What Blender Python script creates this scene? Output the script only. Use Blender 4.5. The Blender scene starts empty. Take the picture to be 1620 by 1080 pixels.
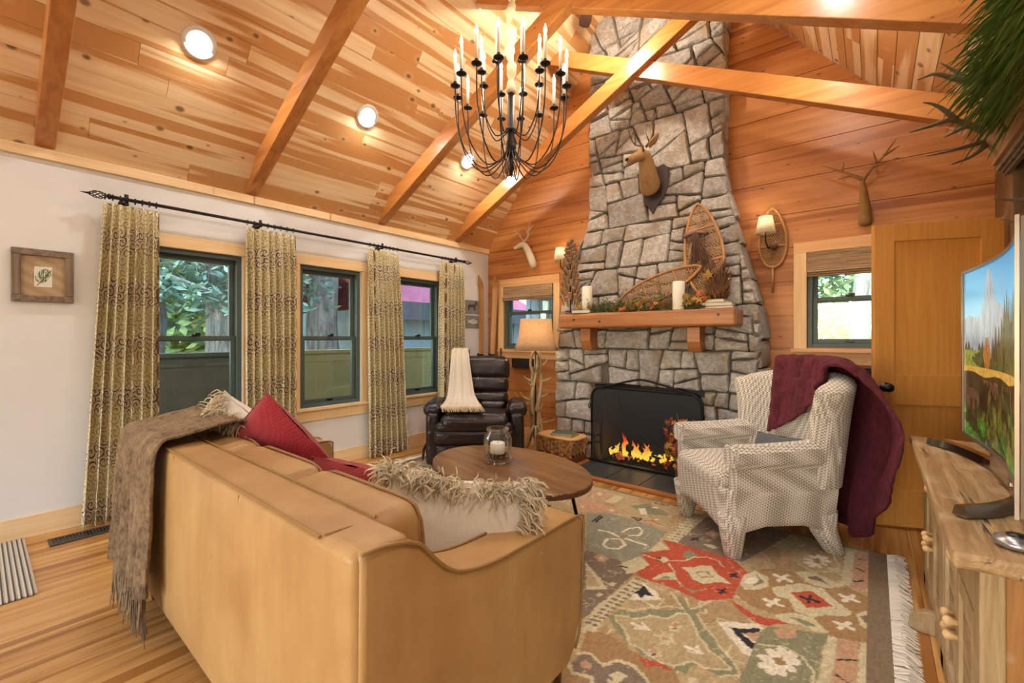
import bpy, bmesh, math, random
import numpy as np
from mathutils import Vector, Matrix, noise as mnoise
random.seed(7)
C = bpy.context.scene.collection
PI = math.pi
# ---------------------------------------------------------------- camera, world, exposure
YAW = math.atan2(0.634, 0.7733)
cam_d = bpy.data.cameras.new('camera'); cam = bpy.data.objects.new('camera', cam_d); C.objects.link(cam)
cam.location = (4.18, 0, 1.28); cam.rotation_euler = (PI/2, 0, YAW)
cam_d.sensor_width = 36; cam_d.lens = 697/1620*36; cam_d.shift_y = -7/1620
cam_d.clip_start = 0.02
bpy.context.scene.camera = cam
vs = bpy.context.scene.view_settings
vs.view_transform = 'Standard'; vs.look = 'None'; vs.gamma = 1; vs.use_curve_mapping = False
vs.exposure = -0.12
def lin(h):
    h = h.lstrip('#'); o = []
    for i in (0, 2, 4):
        c = int(h[i:i+2], 16)/255; o.append(c/12.92 if c <= .04045 else ((c+.055)/1.055)**2.4)
    return (*o, 1)
w = bpy.data.worlds.new('sky'); bpy.context.scene.world = w; w.use_nodes = True
wt = w.node_tree; bg = wt.nodes['Background']
sky = wt.nodes.new('ShaderNodeTexSky'); sky.sky_type = 'NISHITA'; sky.sun_disc = False
sky.sun_elevation = math.radians(42); sky.sun_rotation = math.radians(200)
wt.links.new(sky.outputs[0], bg.inputs[0]); bg.inputs[1].default_value = 1.7
SUN = bpy.data.lights.new('sun', 'SUN'); SUN.energy = 4.5; SUN.angle = .05; SUN.color = (1, .93, .82)
so = bpy.data.objects.new('sun', SUN); C.objects.link(so); so.rotation_euler = (math.radians(48), 0, math.radians(15))
CAN_W = 13; BULB_W = 1.15; LAMP_W = 6; FAN_W = 70
# ---------------------------------------------------------------- helpers
class NT:
    def __init__(s, name):
        s.m = bpy.data.materials.new(name); s.m.use_nodes = True; s.t = s.m.node_tree
        s.b = s.t.nodes['Principled BSDF']; s.tc = None
    def n(s, ty, ins=None, **kw):
        nd = s.t.nodes.new('ShaderNode'+ty)
        for k, v in kw.items(): setattr(nd, k, v)
        for k, v in (ins or {}).items(): s.set(nd.inputs[k], v)
        return nd
    def set(s, inp, v):
        if isinstance(v, bpy.types.NodeSocket): s.t.links.new(v, inp)
        elif isinstance(v, bpy.types.Node): s.t.links.new(v.outputs[0], inp)
        else: inp.default_value = v
    def co(s, k='Object'):
        if s.tc is None: s.tc = s.n('TexCoord')
        return s.tc.outputs[k]
    def mp(s, vec, scale=(1, 1, 1), loc=(0, 0, 0), rot=(0, 0, 0)):
        return s.n('Mapping', {0: vec, 'Location': loc, 'Rotation': rot, 'Scale': scale}).outputs[0]
    def math(s, op, a, b=0., clamp=False):
        nd = s.n('Math', {0: a, 1: b}, operation=op); nd.use_clamp = clamp; return nd.outputs[0]
    def mix(s, f, a, b, blend='MIX'):
        nd = s.n('Mix', data_type='RGBA', blend_type=blend)
        s.set(nd.inputs[0], f); s.set(nd.inputs[6], a); s.set(nd.inputs[7], b); return nd.outputs[2]
    def ramp(s, f, a, b, ca=(0, 0, 0, 1), cb=(1, 1, 1, 1)):
        nd = s.n('ValToRGB', {0: f}); e = nd.color_ramp.elements
        e[0].position = a; e[1].position = b; e[0].color = ca; e[1].color = cb; return nd.outputs[0]
    def noise(s, vec, sc, det=3, rough=.55, dist=0.):
        return s.n('TexNoise', {'Vector': vec, 'Scale': sc, 'Detail': det, 'Roughness': rough, 'Distortion': dist}).outputs[0]
    def rnd(s): return s.n('ObjectInfo').outputs['Random']
    def bump(s, h, st=.3, d=.01):
        s.set(s.b.inputs['Normal'], s.n('Bump', {'Strength': st, 'Distance': d, 'Height': h}).outputs[0])
    def col(s, v): s.set(s.b.inputs['Base Color'], v)
    def rough(s, v): s.set(s.b.inputs['Roughness'], v)
def plain(name, h, rough=.5, metal=0., bump=0., bs=60, var=.12, sheen=0.):
    t = NT(name); c = lin(h); v = t.noise(t.co(), 7, 3)
    dk = tuple(x*(1-var*2) for x in c[:3])+(1,); t.col(t.mix(v, dk, tuple(min(1, x*(1+var)) for x in c[:3])+(1,)))
    t.rough(rough); t.b.inputs['Metallic'].default_value = metal
    if bump: t.bump(t.noise(t.co(), bs, 3), bump, .004)
    if sheen: t.b.inputs['Sheen Weight'].default_value = sheen
    return t.m
def wood(name, light, dark, axis=1, oth=None, streak=None, st_lo=.52, knots=0, rough=.42, var=.18, sap=None, bump=.12, gs=1., kn='#4a2410', spec=.5):
    t = NT(name); r = t.rnd()
    off = t.n('CombineXYZ', {0: t.math('MULTIPLY', r, 37.), 1: t.math('MULTIPLY', r, 91.), 2: t.math('MULTIPLY', r, 53.)})
    v = t.n('VectorMath', {0: t.co(), 1: off}, operation='ADD').outputs[0]
    def sc(a, b): q = [b]*3; q[axis] = a; return tuple(q)
    g = t.noise(t.mp(v, sc(.9*gs, 22*gs)), 1., 4, .6, .6)
    c = t.mix(t.ramp(g, .35, .68), lin(light), lin(dark))
    if streak:
        s_ = t.noise(t.mp(v, sc(.4, 8.5)), 1., 2, .5, .3); c = t.mix(t.ramp(s_, st_lo, st_lo+.05), c, lin(streak))
    if knots:
        sp_ = t.n('SeparateXYZ', {0: v}).outputs; ob = oth if oth is not None else (0 if axis != 0 else 2)
        cv = t.n('CombineXYZ', {0: t.math('MULTIPLY', sp_[axis], 4.), 1: t.math('MULTIPLY', sp_[ob], 9.), 2: 0.})
        vo = t.n('TexVoronoi', {'Vector': cv, 'Scale': 1.0, 'Randomness': 1.}, voronoi_dimensions='2D'); rk = t.n('SeparateColor', {0: vo.outputs['Color']}).outputs[0]
        dk_ = t.math('ADD', t.math('DIVIDE', vo.outputs['Distance'], knots), t.math('MULTIPLY', rk, .16)); k = t.ramp(dk_, .055, .10, (1, 1, 1, 1), (0, 0, 0, 1)); k2 = t.ramp(dk_, .08, .20, (1, 1, 1, 1), (0, 0, 0, 1))
        c = t.mix(t.math('MULTIPLY', k2, .35), c, lin(dark)); c = t.mix(t.math('MULTIPLY', k, .85), c, lin(kn))
    c = t.mix(t.math('MULTIPLY', r, var*2), c, t.mix(.75, c, lin(dark)))
    if sap:
        gz = t.n('SeparateXYZ', {0: t.co('Generated')}).outputs[2]
        wv = t.noise(t.mp(v, (1.2, 1.2, .3)), 1.2, 2)
        e = t.math('ADD', gz, t.math('MULTIPLY', wv, .35)); r2 = t.math('FRACT', t.math('MULTIPLY', r, 7.3))
        e = t.math('ADD', e, t.math('MULTIPLY', r2, .16)); c = t.mix(t.ramp(e, 1.12, 1.16), c, lin(sap))
    t.col(c); t.rough(rough); t.bump(g, bump, .003); t.b.inputs['Specular IOR Level'].default_value = spec
    return t.m
def glow(name, h, st, mixcol=None):
    t = NT(name); c = lin(h); t.col(c); t.b.inputs['Emission Color'].default_value = c; t.b.inputs['Emission Strength'].default_value = st; return t.m
def glassm(name, refl=.08, tint='#f4fbfa'):
    t = NT(name); t.t.nodes.remove(t.b)
    fr = t.n('Fresnel', {0: 1.45}); f = t.math('MINIMUM', fr, .6)
    mx = t.n('MixShader', {0: f, 1: t.n('BsdfTransparent', {0: lin(tint)}), 2: t.n('BsdfGlossy', {0: (1, 1, 1, 1), 'Roughness': .02})})
    out = [n for n in t.t.nodes if n.type == 'OUTPUT_MATERIAL'][0]; t.t.links.new(mx.outputs[0], out.inputs[0]); return t.m
def vcol(name, rough=.9, emit=0., bump=0., sheen=0.):
    t = NT(name); a = t.n('VertexColor', layer_name='Col').outputs[0]
    if bump:
        nz = t.noise(t.co(), 220, 2); a = t.mix(1., a, t.ramp(nz, .2, .8, (.72, .72, .72, 1), (1.15, 1.15, 1.15, 1)), 'MULTIPLY'); t.bump(nz, bump, .002)
    t.col(a); t.rough(rough)
    if emit: t.set(t.b.inputs['Emission Color'], a); t.b.inputs['Emission Strength'].default_value = emit; t.b.inputs['Base Color'].default_value = (0, 0, 0, 1); t.t.links.remove(t.b.inputs['Base Color'].links[0]) if t.b.inputs['Base Color'].links else None
    return t.m

class MB:
    def __init__(s): s.v = []; s.f = []; s.uv = None
    def add(s, vs, fs):
        o = len(s.v); s.v += [tuple(v) for v in vs]; s.f += [tuple(i+o for i in f) for f in fs]; return s
    def box(s, c, d, rot=None, taper=1.):
        x, y, z = d[0]/2, d[1]/2, d[2]/2; q = []
        for k in (-1, 1):
            tp = taper if k < 0 else 1
            for i, j in ((-1, -1), (1, -1), (1, 1), (-1, 1)): q.append(Vector((i*x*tp, j*y*tp, k*z)))
        if rot is not None: q = [rot @ p for p in q]
        c = Vector(c); return s.add([p+c for p in q], [(3, 2, 1, 0), (4, 5, 6, 7), (0, 1, 5, 4), (1, 2, 6, 5), (2, 3, 7, 6), (3, 0, 4, 7)])
    def bb(s, x0, x1, y0, y1, z0, z1): return s.box(((x0+x1)/2, (y0+y1)/2, (z0+z1)/2), (x1-x0, y1-y0, z1-z0))
    def cbox(s, x0, x1, y0, y1, z0, z1, r=.004):     # chamfered box
        X = [x0, x0+r, x1-r, x1]; Y = [y0, y0+r, y1-r, y1]; Z = [z0, z0+r, z1-r, z1]
        return s.soft(((x0+x1)/2, (y0+y1)/2, (z0+z1)/2), (x1-x0, y1-y0, z1-z0), r, n=1, m=1)
    def soft(s, c, d, r, n=3, m=4, puff=(0, 0, 0), rot=None, wr=0., wf=6., seed=0):
        # rounded box; n = segments over the rounded edge, m = over the flat, puff swells the faces
        h = [d[i]/2 for i in range(3)]; r = min(r, *[a*.98 for a in h])
        def ax(hh):
            e = [-hh+r-r*math.cos(PI/2*i/n)*1.0 for i in range(n)]; e = [-hh + r*(i/n) for i in range(n)]
            mid = [-hh+r+(2*hh-2*r)*i/m for i in range(m+1)]; return e+mid+[-a for a in reversed(e)]
        A = [ax(a) for a in h]; idx = {}; vs = []; fs = []
        def pt(p):
            k = tuple(round(a, 6) for a in p)
            if k in idx: return idx[k]
            inn = Vector([max(-h[i]+r, min(h[i]-r, p[i])) for i in range(3)]); o = Vector(p)-inn
            q = inn + (o.normalized()*r if o.length > 1e-9 else o)
            for i in range(3):
                if puff[i]:
                    j, l = [a for a in range(3) if a != i]
                    wj = max(0, 1-(p[j]/h[j])**2); wl = max(0, 1-(p[l]/h[l])**2)
                    q[i] += puff[i]*(wj**.6)*(wl**.6)*(q[i]/h[i])
            if wr: q += mnoise.noise_vector(q*wf+Vector((seed, seed*2, 0)))*wr
            if rot is not None: q = rot @ q
            idx[k] = len(vs); vs.append(q+Vector(c)); return idx[k]
        for i in range(3):
            j, l = [a for a in range(3) if a != i]
            for sg in (-1, 1):
                for a in range(len(A[j])-1):
                    for b in range(len(A[l])-1):
                        def P(a_, b_):
                            p = [0, 0, 0]; p[i] = sg*h[i]; p[j] = A[j][a_]; p[l] = A[l][b_]; return pt(p)
                        f = [P(a, b), P(a+1, b), P(a+1, b+1), P(a, b+1)]
                        flip = (sg > 0) != (i != 1)
                        fs.append(tuple(reversed(f)) if flip else tuple(f))
        return s.add(vs, fs)
    def tube(s, pts, r, n=8, cap=True, flat=1.):
        pts = [Vector(p) for p in pts]; N = len(pts); R = r if isinstance(r, (list, tuple)) else [r]*N
        up = Vector((0, 0, 1)); t0 = (pts[1]-pts[0]).normalized()
        if abs(t0.dot(up)) > .95: up = Vector((1, 0, 0))
        u = (up - t0*up.dot(t0)).normalized(); vs = []; fs = []
        for i in range(N):
            t = (pts[min(i+1, N-1)]-pts[max(i-1, 0)]).normalized(); u = (u - t*u.dot(t)).normalized(); w_ = t.cross(u)
            for k in range(n):
                a = 2*PI*k/n; vs.append(pts[i]+(u*math.cos(a)*flat+w_*math.sin(a))*R[i])
        for i in range(N-1):
            for k in range(n): fs.append((i*n+k, i*n+(k+1) % n, (i+1)*n+(k+1) % n, (i+1)*n+k))
        if cap: fs += [tuple(reversed(range(n))), tuple((N-1)*n+k for k in range(n))]
        return s.add(vs, fs)
    def loop(s, pts, r, n=6):
        P = [Vector(p) for p in pts]; N = len(P); vs = []; fs = []; ctr = sum(P, Vector())/N
        nrm = (P[0]-ctr).cross(P[N//4]-ctr).normalized()
        for i in range(N):
            t = (P[(i+1) % N]-P[i-1]).normalized(); w_ = t.cross(nrm).normalized()
            for k in range(n): a = 2*PI*k/n; vs.append(P[i]+(nrm*math.cos(a)+w_*math.sin(a))*r)
        for i in range(N):
            for k in range(n): j = (i+1) % N; fs.append((i*n+k, i*n+(k+1) % n, j*n+(k+1) % n, j*n+k))
        return s.add(vs, fs)
    def lathe(s, prof, c=(0, 0, 0), n=20, sq=0., rot=None):
        vs = []; fs = []; c = Vector(c)
        for r, z in prof:
            for k in range(n):
                a = 2*PI*k/n; m = 1.
                if sq: m = 1/((abs(math.cos(a))**sq+abs(math.sin(a))**sq)**(1/sq))
                p = Vector((r*m*math.cos(a), r*m*math.sin(a), z))
                if rot is not None: p = rot @ p
                vs.append(p+c)
        for i in range(len(prof)-1):
            for k in range(n): fs.append((i*n+k, i*n+(k+1) % n, (i+1)*n+(k+1) % n, (i+1)*n+k))
        if prof[0][0] > 1e-5: fs.append(tuple(reversed(range(n))))
        if prof[-1][0] > 1e-5: fs.append(tuple((len(prof)-1)*n+k for k in range(n)))
        return s.add(vs, fs)
    def prism(s, poly, fn, t0, t1):
        # fn(u, v, t) -> xyz ; poly counter-clockwise
        n = len(poly); vs = [fn(u, v, t0) for u, v in poly]+[fn(u, v, t1) for u, v in poly]
        return s.add(vs, [tuple(reversed(range(n))), tuple(range(n, 2*n))]+[(i, (i+1) % n, n+(i+1) % n, n+i) for i in range(n)])
    def grid(s, fn, nu, nv, closeu=False, uv=None):
        vs = []; fs = []; N = nu if closeu else nu+1
        for j in range(nv+1):
            for i in range(N): vs.append(fn(i/nu, j/nv))
        for j in range(nv):
            for i in range(nu): i2 = (i+1) % N; fs.append((j*N+i, j*N+i2, (j+1)*N+i2, (j+1)*N+i))
        if uv:
            s.uv = s.uv or {}
            o = len(s.v)
            for j in range(nv+1):
                for i in range(N): s.uv[o+j*N+i] = uv(i/nu, j/nv)
        return s.add(vs, fs)
    def build(s, name, m, parent=None, smooth=False, solid=0., sub=0, bevel=0., world=True, kind=None, label=None, fix=True):
        me = bpy.data.meshes.new(name); vv = s.v
        if parent is not None and world:
            I = MW(parent).inverted(); vv = [tuple(I @ Vector(v)) for v in vv]
        me.from_pydata(vv, [], s.f); me.materials.append(m)
        if fix:
            b = bmesh.new(); b.from_mesh(me); bmesh.ops.recalc_face_normals(b, faces=b.faces); b.to_mesh(me); b.free()
        if s.uv:
            ul = me.uv_layers.new(name='UVMap')
            for l in me.loops: ul.data[l.index].uv = s.uv.get(l.vertex_index, (0, 0))
        if smooth: me.shade_smooth()
        o = bpy.data.objects.new(name, me); C.objects.link(o)
        if smooth == 'a':
            me.set_sharp_from_angle(angle=math.radians(38))
        if parent is not None: o.parent = parent
        if solid: md = o.modifiers.new('s', 'SOLIDIFY'); md.thickness = solid; md.offset = 0
        if sub: md = o.modifiers.new('u', 'SUBSURF'); md.levels = sub; md.render_levels = sub
        if bevel: md = o.modifiers.new('b', 'BEVEL'); md.width = bevel; md.segments = 2; md.limit_method = 'ANGLE'
        if kind: o['kind'] = kind
        if label: o['label'] = label
        return o
def MW(o):
    m_ = Matrix.Translation(o.location) @ Matrix.Rotation(o.rotation_euler.z, 4, 'Z')
    return MW(o.parent) @ m_ if o.parent else m_
def thing(name, label, cat, loc=(0, 0, 0), rz=0, group=None):
    o = bpy.data.objects.new(name, None); C.objects.link(o); o.location = loc; o.rotation_euler = (0, 0, rz); o.empty_display_size = .05
    o['label'] = label; o['category'] = cat
    if group: o['group'] = group
    return o
def tag(o, label, cat, group=None, kind=None):
    o['label'] = label; o['category'] = cat
    if group: o['group'] = group
    if kind: o['kind'] = kind
    return o
def struct(o, label=None, cat=None):
    o['kind'] = 'structure'
    if label: o['label'] = label
    if cat: o['category'] = cat
    return o
def copy_tree(o, parent=None):
    c = o.copy(); C.objects.link(c); c.parent = parent
    for ch in list(o.children): copy_tree(ch, c)
    return c
def arc(p0, p1, p2, n=10):
    p0, p1, p2 = Vector(p0), Vector(p1), Vector(p2); return [(p0*(1-t)**2+p1*2*t*(1-t)+p2*t*t) for t in [i/n for i in range(n+1)]]
def spline(P, n=6):
    P = [Vector(p) for p in P]; P = [P[0]*2-P[1]]+P+[P[-1]*2-P[-2]]; o = []
    for i in range(1, len(P)-2):
        for k in range(n):
            t = k/n; a, b, c, d = P[i-1:i+3]
            o.append(.5*((2*b)+(c-a)*t+(2*a-5*b+4*c-d)*t*t+(3*b-a-3*c+d)*t**3))
    return o+[P[-2]]
def taper(n, a, b, p=1.): return [a+(b-a)*(i/(n-1))**p for i in range(n)]
def RZ(a): return Matrix.Rotation(a, 3, 'Z')
def RX(a): return Matrix.Rotation(a, 3, 'X')
def RY(a): return Matrix.Rotation(a, 3, 'Y')
# ---------------------------------------------------------------- materials
M = {}
M['plaster'] = plain('plaster', '#e2e0da', .9, bump=.1, bs=150, var=.03)
M['pine_ceiling'] = wood('pine_ceiling', '#f2dab2', '#e4c08c', 1, streak='#c48a4e', st_lo=.49, knots=1.5, rough=.38, var=.14)
M['pine_trim'] = wood('pine_trim', '#f0d3a2', '#e3bd84', 1, knots=.75, rough=.45, var=.08, kn='#8a5528')
M['pine_trim_x'] = wood('pine_trim_x', '#e9b87c', '#d8a064', 0, knots=.7, rough=.45, var=.08, kn='#8a5528')
M['pine_trim_z'] = wood('pine_trim_z', '#eecb94', '#dfb278', 2, knots=.7, rough=.45, var=.08, kn='#8a5528')
M['cedar'] = wood('cedar', '#cf8e4e', '#b46e35', 0, streak='#a3622e', st_lo=.6, knots=.9, rough=.42, var=.2, sap='#e8c48c')
M['fir_beam'] = wood('fir_beam', '#ca8a48', '#ae6b34', 0, knots=.5, rough=.28, var=.1, gs=.9)
M['mantel'] = wood('mantel_wood', '#b5773d', '#96592c', 0, knots=.4, rough=.38, var=.05)
M['floor'] = wood('fir_floor', '#dcb070', '#b8823f', 1, streak='#9a6530', st_lo=.53, knots=.0, rough=.3, var=.38, gs=1.4)
M['door_wood'] = wood('door_fir', '#d79a4c', '#c98a3e', 2, rough=.4, var=.05, gs=2.)
M['leather'] = None
t = NT('tan_leather'); v = t.noise(t.co(), 3.2, 4, .6); v2 = t.noise(t.mp(t.co(), (3, 3, .7)), 2.2, 3)
c = t.mix(t.ramp(v, .3, .7), lin('#a67c48'), lin('#bf9960')); c = t.mix(t.math('MULTIPLY', t.ramp(v2, .45, .7), .5), c, lin('#996e38'))
t.col(c); t.rough(t.ramp(v, .2, .8, (.38,)*3+(1,), (.52,)*3+(1,))); vo = t.n('TexVoronoi', {'Vector': t.co(), 'Scale': 260.}).outputs[0]; t.bump(t.math('ADD', t.math('MULTIPLY', vo, .5), t.math('MULTIPLY', v, 2.)), .22, .004); M['leather'] = t.m
M['leather_piping'] = plain('leather_piping', '#96703a', .5)
t = NT('brown_leather'); v = t.noise(t.co(), 5, 4); t.col(t.mix(v, lin('#17100e'), lin('#2c201d'))); t.rough(.26); t.bump(t.noise(t.co(), 9, 5, .6, .8), .45, .02); M['brown_leather'] = t.m
M['dark_metal'] = plain('dark_metal', '#1c1a1a', .45, .6)
M['bronze'] = plain('bronze_metal', '#2a2423', .4, .5)
M['chrome'] = plain('chrome', '#9a938e', .12, 1., var=.02)
M['silver'] = plain('silver_plastic', '#a8a8aa', .25, .8, var=.02)
M['black'] = plain('black_finish', '#101010', .35)
M['leg_wood'] = wood('walnut_leg', '#6b4526', '#4d2f18', 2, rough=.4)
M['win_frame'] = plain('green_grey_frame', '#4d5c57', .45, var=.04)
M['glass'] = glassm('window_glass')
M['jar_glass'] = glassm('jar_glass', tint='#fdffff')
M['granite'] = None
t = NT('granite'); r = t.rnd(); v = t.noise(t.co(), 26, 5, .7); v2 = t.noise(t.co(), 5, 3); sp = t.noise(t.co(), 150, 2)
c = t.mix(t.ramp(v, .35, .7), lin('#9f9a92'), lin('#dad5cc')); c = t.mix(t.ramp(v2, .5, .62), c, lin('#ad9f8c')); c = t.mix(t.math('MULTIPLY', t.ramp(sp, .55, .65), .5), c, lin('#5c534b'))
c = t.mix(1., c, t.ramp(r, 0, 1, (.78, .77, .76, 1), (1.12, 1.1, 1.06, 1)), 'MULTIPLY'); t.col(c); t.rough(.85); t.bump(t.math('ADD', t.math('MULTIPLY', v, 1.), t.noise(t.co(), 9, 4)), .75, .035); M['granite'] = t.m
M['mortar'] = plain('dark_mortar', '#6e655a', .95, bump=.5, bs=60)
t = NT('slate'); v = t.noise(t.co(), 5, 6, .6, .5); t.col(t.mix(v, lin('#2b2f31'), lin('#454b4c'))); t.rough(.4); t.bump(v, .3, .01); M['slate'] = t.m
M['grout'] = plain('grout', '#a19a8c', .9)
M['screen_black'] = plain('black_screen_frame', '#161616', .4, .5)
t = NT('screen_mesh'); wv = t.noise(t.co(), 260, 2); t.col(t.mix(wv, lin('#1c1d1d'), lin('#343534'))); t.rough(.6); t.b.inputs['Alpha'].default_value = .62; M['screen_mesh'] = t.m
M['soot'] = plain('soot_brick', '#151312', .95)
# curtain fabric
t = NT('scroll_fabric'); uv = t.co('UV')
wob = t.n('VectorMath', {0: uv, 1: t.n('VectorMath', {0: t.n('TexNoise', {'Vector': uv, 'Scale': 7., 'Detail': 0.}).outputs['Color'], 1: (.05, .05, 0)}, operation='MULTIPLY').outputs[0]}, operation='ADD').outputs[0]
vo = t.n('TexVoronoi', {'Vector': t.mp(wob, (1.25, 1., 0)), 'Scale': 15., 'Randomness': .8}, voronoi_dimensions='2D')
dv = t.n('VectorMath', {0: t.mp(wob, (18.75, 15., 0)), 1: t.n('VectorMath', {0: vo.outputs['Position'], 1: (15., 15., 0)}, operation='MULTIPLY').outputs[0]}, operation='SUBTRACT').outputs[0]
sp_ = t.n('SeparateXYZ', {0: dv}); ang = t.math('ARCTAN2', sp_.outputs[1], sp_.outputs[0]); rad = t.n('VectorMath', {0: dv}, operation='LENGTH').outputs['Value']
spi = t.math('SINE', t.math('SUBTRACT', t.math('MULTIPLY', rad, 15.), ang)); sep = t.n('SeparateXYZ', {0: uv}); d = t.noise(uv, 9, 1, .5)
bandz = t.math('ADD', t.math('SINE', t.math('MULTIPLY', sep.outputs[1], 2*PI/.37)), t.math('MULTIPLY', t.math('SUBTRACT', d, .5), 2.5))
line = t.ramp(spi, .52, .62); lc = t.mix(t.ramp(bandz, .0, .35), lin('#a8924f'), lin('#63302a'))
c = t.mix(line, lin('#ded4b2'), lc); c = t.mix(t.ramp(t.noise(uv, 4, 1), .5, .6), c, t.mix(.25, c, lin('#b8a860')))
ux = t.math('FRACT', t.math('DIVIDE', sep.outputs[0], .42)); med = t.math('SUBTRACT', 1., t.math('MULTIPLY', t.math('ABSOLUTE', t.math('SUBTRACT', ux, .5)), 16.), True)
mz = t.math('ABSOLUTE', t.math('SINE', t.math('MULTIPLY', sep.outputs[1], PI/.185))); c = t.mix(t.math('MULTIPLY', t.ramp(t.math('MULTIPLY', med, mz), .3, .5), .8), c, lin('#6a3b22'))
t.col(c); t.rough(.85); t.bump(t.noise(t.co(), 300, 2), .2, .002); M['curtain'] = t.m
def weave(name, a, b, s=70., rough=.9, mixn=.5, bump=.5):
    t = NT(name); ch = t.n('TexChecker', {'Vector': t.mp(t.co(), (1, 1, 1), rot=(.6, .5, .78)), 'Scale': s}); ck = ch.outputs['Fac']
    nz = t.noise(t.co(), s*1.2, 2); f = t.math('ADD', t.math('MULTIPLY', ck, .6), t.math('MULTIPLY', nz, mixn), True)
    t.col(t.mix(t.ramp(f, .3, .75), lin(a), lin(b))); t.rough(rough); t.bump(f, bump, .006); t.b.inputs['Sheen Weight'].default_value = .2; return t.m
M['tweed'] = weave('tweed', '#e2dac9', '#9c8e7c', 84)
M['red_knit'] = weave('red_knit', '#86141a', '#a5242a', 120, bump=.8)
M['cream_fabric'] = plain('cream_linen', '#e0d6c3', .9, bump=.3, bs=160, var=.06, sheen=.2)
M['fringe'] = plain('fringe_yarn', '#d8c5a0', .9, var=.3)
M['cream_throw'] = weave('cream_throw', '#d8cebb', '#c2b59e', 140, bump=.3)
def fuzzy(name, a, b, sc=90, bump=1., sheen=.8):
    t = NT(name); v = t.noise(t.mp(t.co(), (1, 1, .5)), sc, 4, .7); v2 = t.noise(t.co(), 12, 3); t.col(t.mix(t.ramp(t.math('ADD', t.math('MULTIPLY', v, .6), t.math('MULTIPLY', v2, .4)), .35, .65), lin(a), lin(b))); t.rough(.95)
    t.b.inputs['Sheen Weight'].default_value = sheen; t.b.inputs['Sheen Roughness'].default_value = .5; t.b.inputs['Sheen Tint'].default_value = lin(b); t.bump(v, bump, .012); return t.m
M['brown_mohair'] = fuzzy('brown_mohair', '#4a3724', '#a08562', 75, 1., .3)
M['burgundy'] = fuzzy('burgundy_plush', '#3f0f18', '#6e2430', 60, 1., .5)
t = NT('table_planks'); v = t.mp(t.co(), (1, 1, 1), rot=(0, 0, 0)); g = t.noise(t.mp(t.co(), (1.3, 20, 8)), 1.3, 5, .65, .8)
sx = t.n('SeparateXYZ', {0: t.co()}).outputs[1]; pk = t.math('FRACT', t.math('MULTIPLY', sx, 9.)); gap = t.math('LESS_THAN', pk, .045)
pid = t.n('TexWhiteNoise', {'W': t.math('FLOOR', t.math('MULTIPLY', sx, 9.))}, noise_dimensions='1D').outputs[0]
c = t.mix(t.ramp(g, .32, .66), lin('#4d3119'), lin('#8f673c')); c = t.mix(t.math('MULTIPLY', pid, .3), c, lin('#a37a48')); t.col(c); t.rough(.3); t.bump(g, .2, .004); M['table_top'] = t.m
M['old_pine'] = None
def oldpine(name, axis, a='#b98f58', b='#8e6434', dk='#3c2817', amt=.64):
    t = NT(name); q = [26]*3; q[axis] = 1.5; g = t.noise(t.mp(t.co(), tuple(q)), 1., 5, .7, 1.2); p = t.noise(t.mp(t.co(), tuple([x*.45 for x in q])), 1.4, 5, .75, .5)
    c = t.mix(t.ramp(g, .35, .65), lin(a), lin(b)); c = t.mix(t.ramp(p, amt, amt+.06), c, lin(dk)); l = t.noise(t.co(), 7, 4); c = t.mix(t.math('MULTIPLY', t.ramp(l, .55, .7), .4), c, lin('#d8c9a9'))
    t.col(c); t.rough(.45); t.bump(t.math('ADD', g, p), .5, .006); return t.m
M['old_pine'] = oldpine('old_pine', 1, '#bb9c6e', '#8d6c42', '#3f2b1a', .57); M['old_pine_z'] = oldpine('old_pine_z', 2, '#a8763c', '#875a2a'); M['old_pine_pale'] = oldpine('old_pine_pale', 2, '#b99f74', '#94774c')
M['knob'] = wood('knob_wood', '#dcb985', '#c9a068', 2, rough=.4)
M['barn'] = wood('barn_wood', '#8d7a66', '#5e4f42', 0, rough=.8, gs=1.5)
M['barn_z'] = wood('barn_wood_upright', '#96816a', '#655443', 2, rough=.8, gs=1.5)
M['burlap'] = weave('burlap', '#c0a684', '#a08560', 160)
t = NT('lamp_shade_burlap'); v = t.noise(t.mp(t.co(), (300, 300, 40)), 1, 2); v2 = t.noise(t.mp(t.co(), (40, 40, 300)), 1, 2); f = t.math('MULTIPLY', t.math('ADD', v, v2), .5); cc = t.mix(t.ramp(f, .3, .7), lin('#b5946c'), lin('#f0dcbc')); t.col(cc); t.rough(.9)
tr = t.n('BsdfTranslucent', {0: cc}); mx = t.n('MixShader', {0: .6, 1: t.b.outputs[0], 2: tr.outputs[0]}); out = [n for n in t.t.nodes if n.type == 'OUTPUT_MATERIAL'][0]; t.t.links.new(mx.outputs[0], out.inputs[0]); M['shade'] = t.m
t = NT('sconce_shade'); t.col(lin('#fff4dc')); tr = t.n('BsdfTranslucent', {0: lin('#fff4dc')}); mx = t.n('MixShader', {0: .5, 1: t.b.outputs[0], 2: tr.outputs[0]}); out = [n for n in t.t.nodes if n.type == 'OUTPUT_MATERIAL'][0]; t.t.links.new(mx.outputs[0], out.inputs[0]); M['white_shade'] = t.m
M['bone'] = plain('antler_bone', '#c4aa80', .55, bump=.25, bs=50, var=.25)
M['antler_dark'] = plain('antler_grey_brown', '#7d6a5a', .55, bump=.25, bs=50, var=.25)
M['wax'] = plain('candle_wax', '#efe8d4', .5, var=.02); M['wax'].node_tree.nodes['Principled BSDF'].inputs['Subsurface Weight'].default_value = .2
M['bulb'] = glow('flame_bulb', '#ffe9c2', 16.)
M['can_lens'] = glow('can_lens', '#fff6e6', 22.)
M['white_trim'] = plain('white_trim_ring', '#e8e6e0', .5)
M['sleeve'] = plain('cream_chain_sleeve', '#d8c29b', .7, bump=.4, bs=30)
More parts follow.
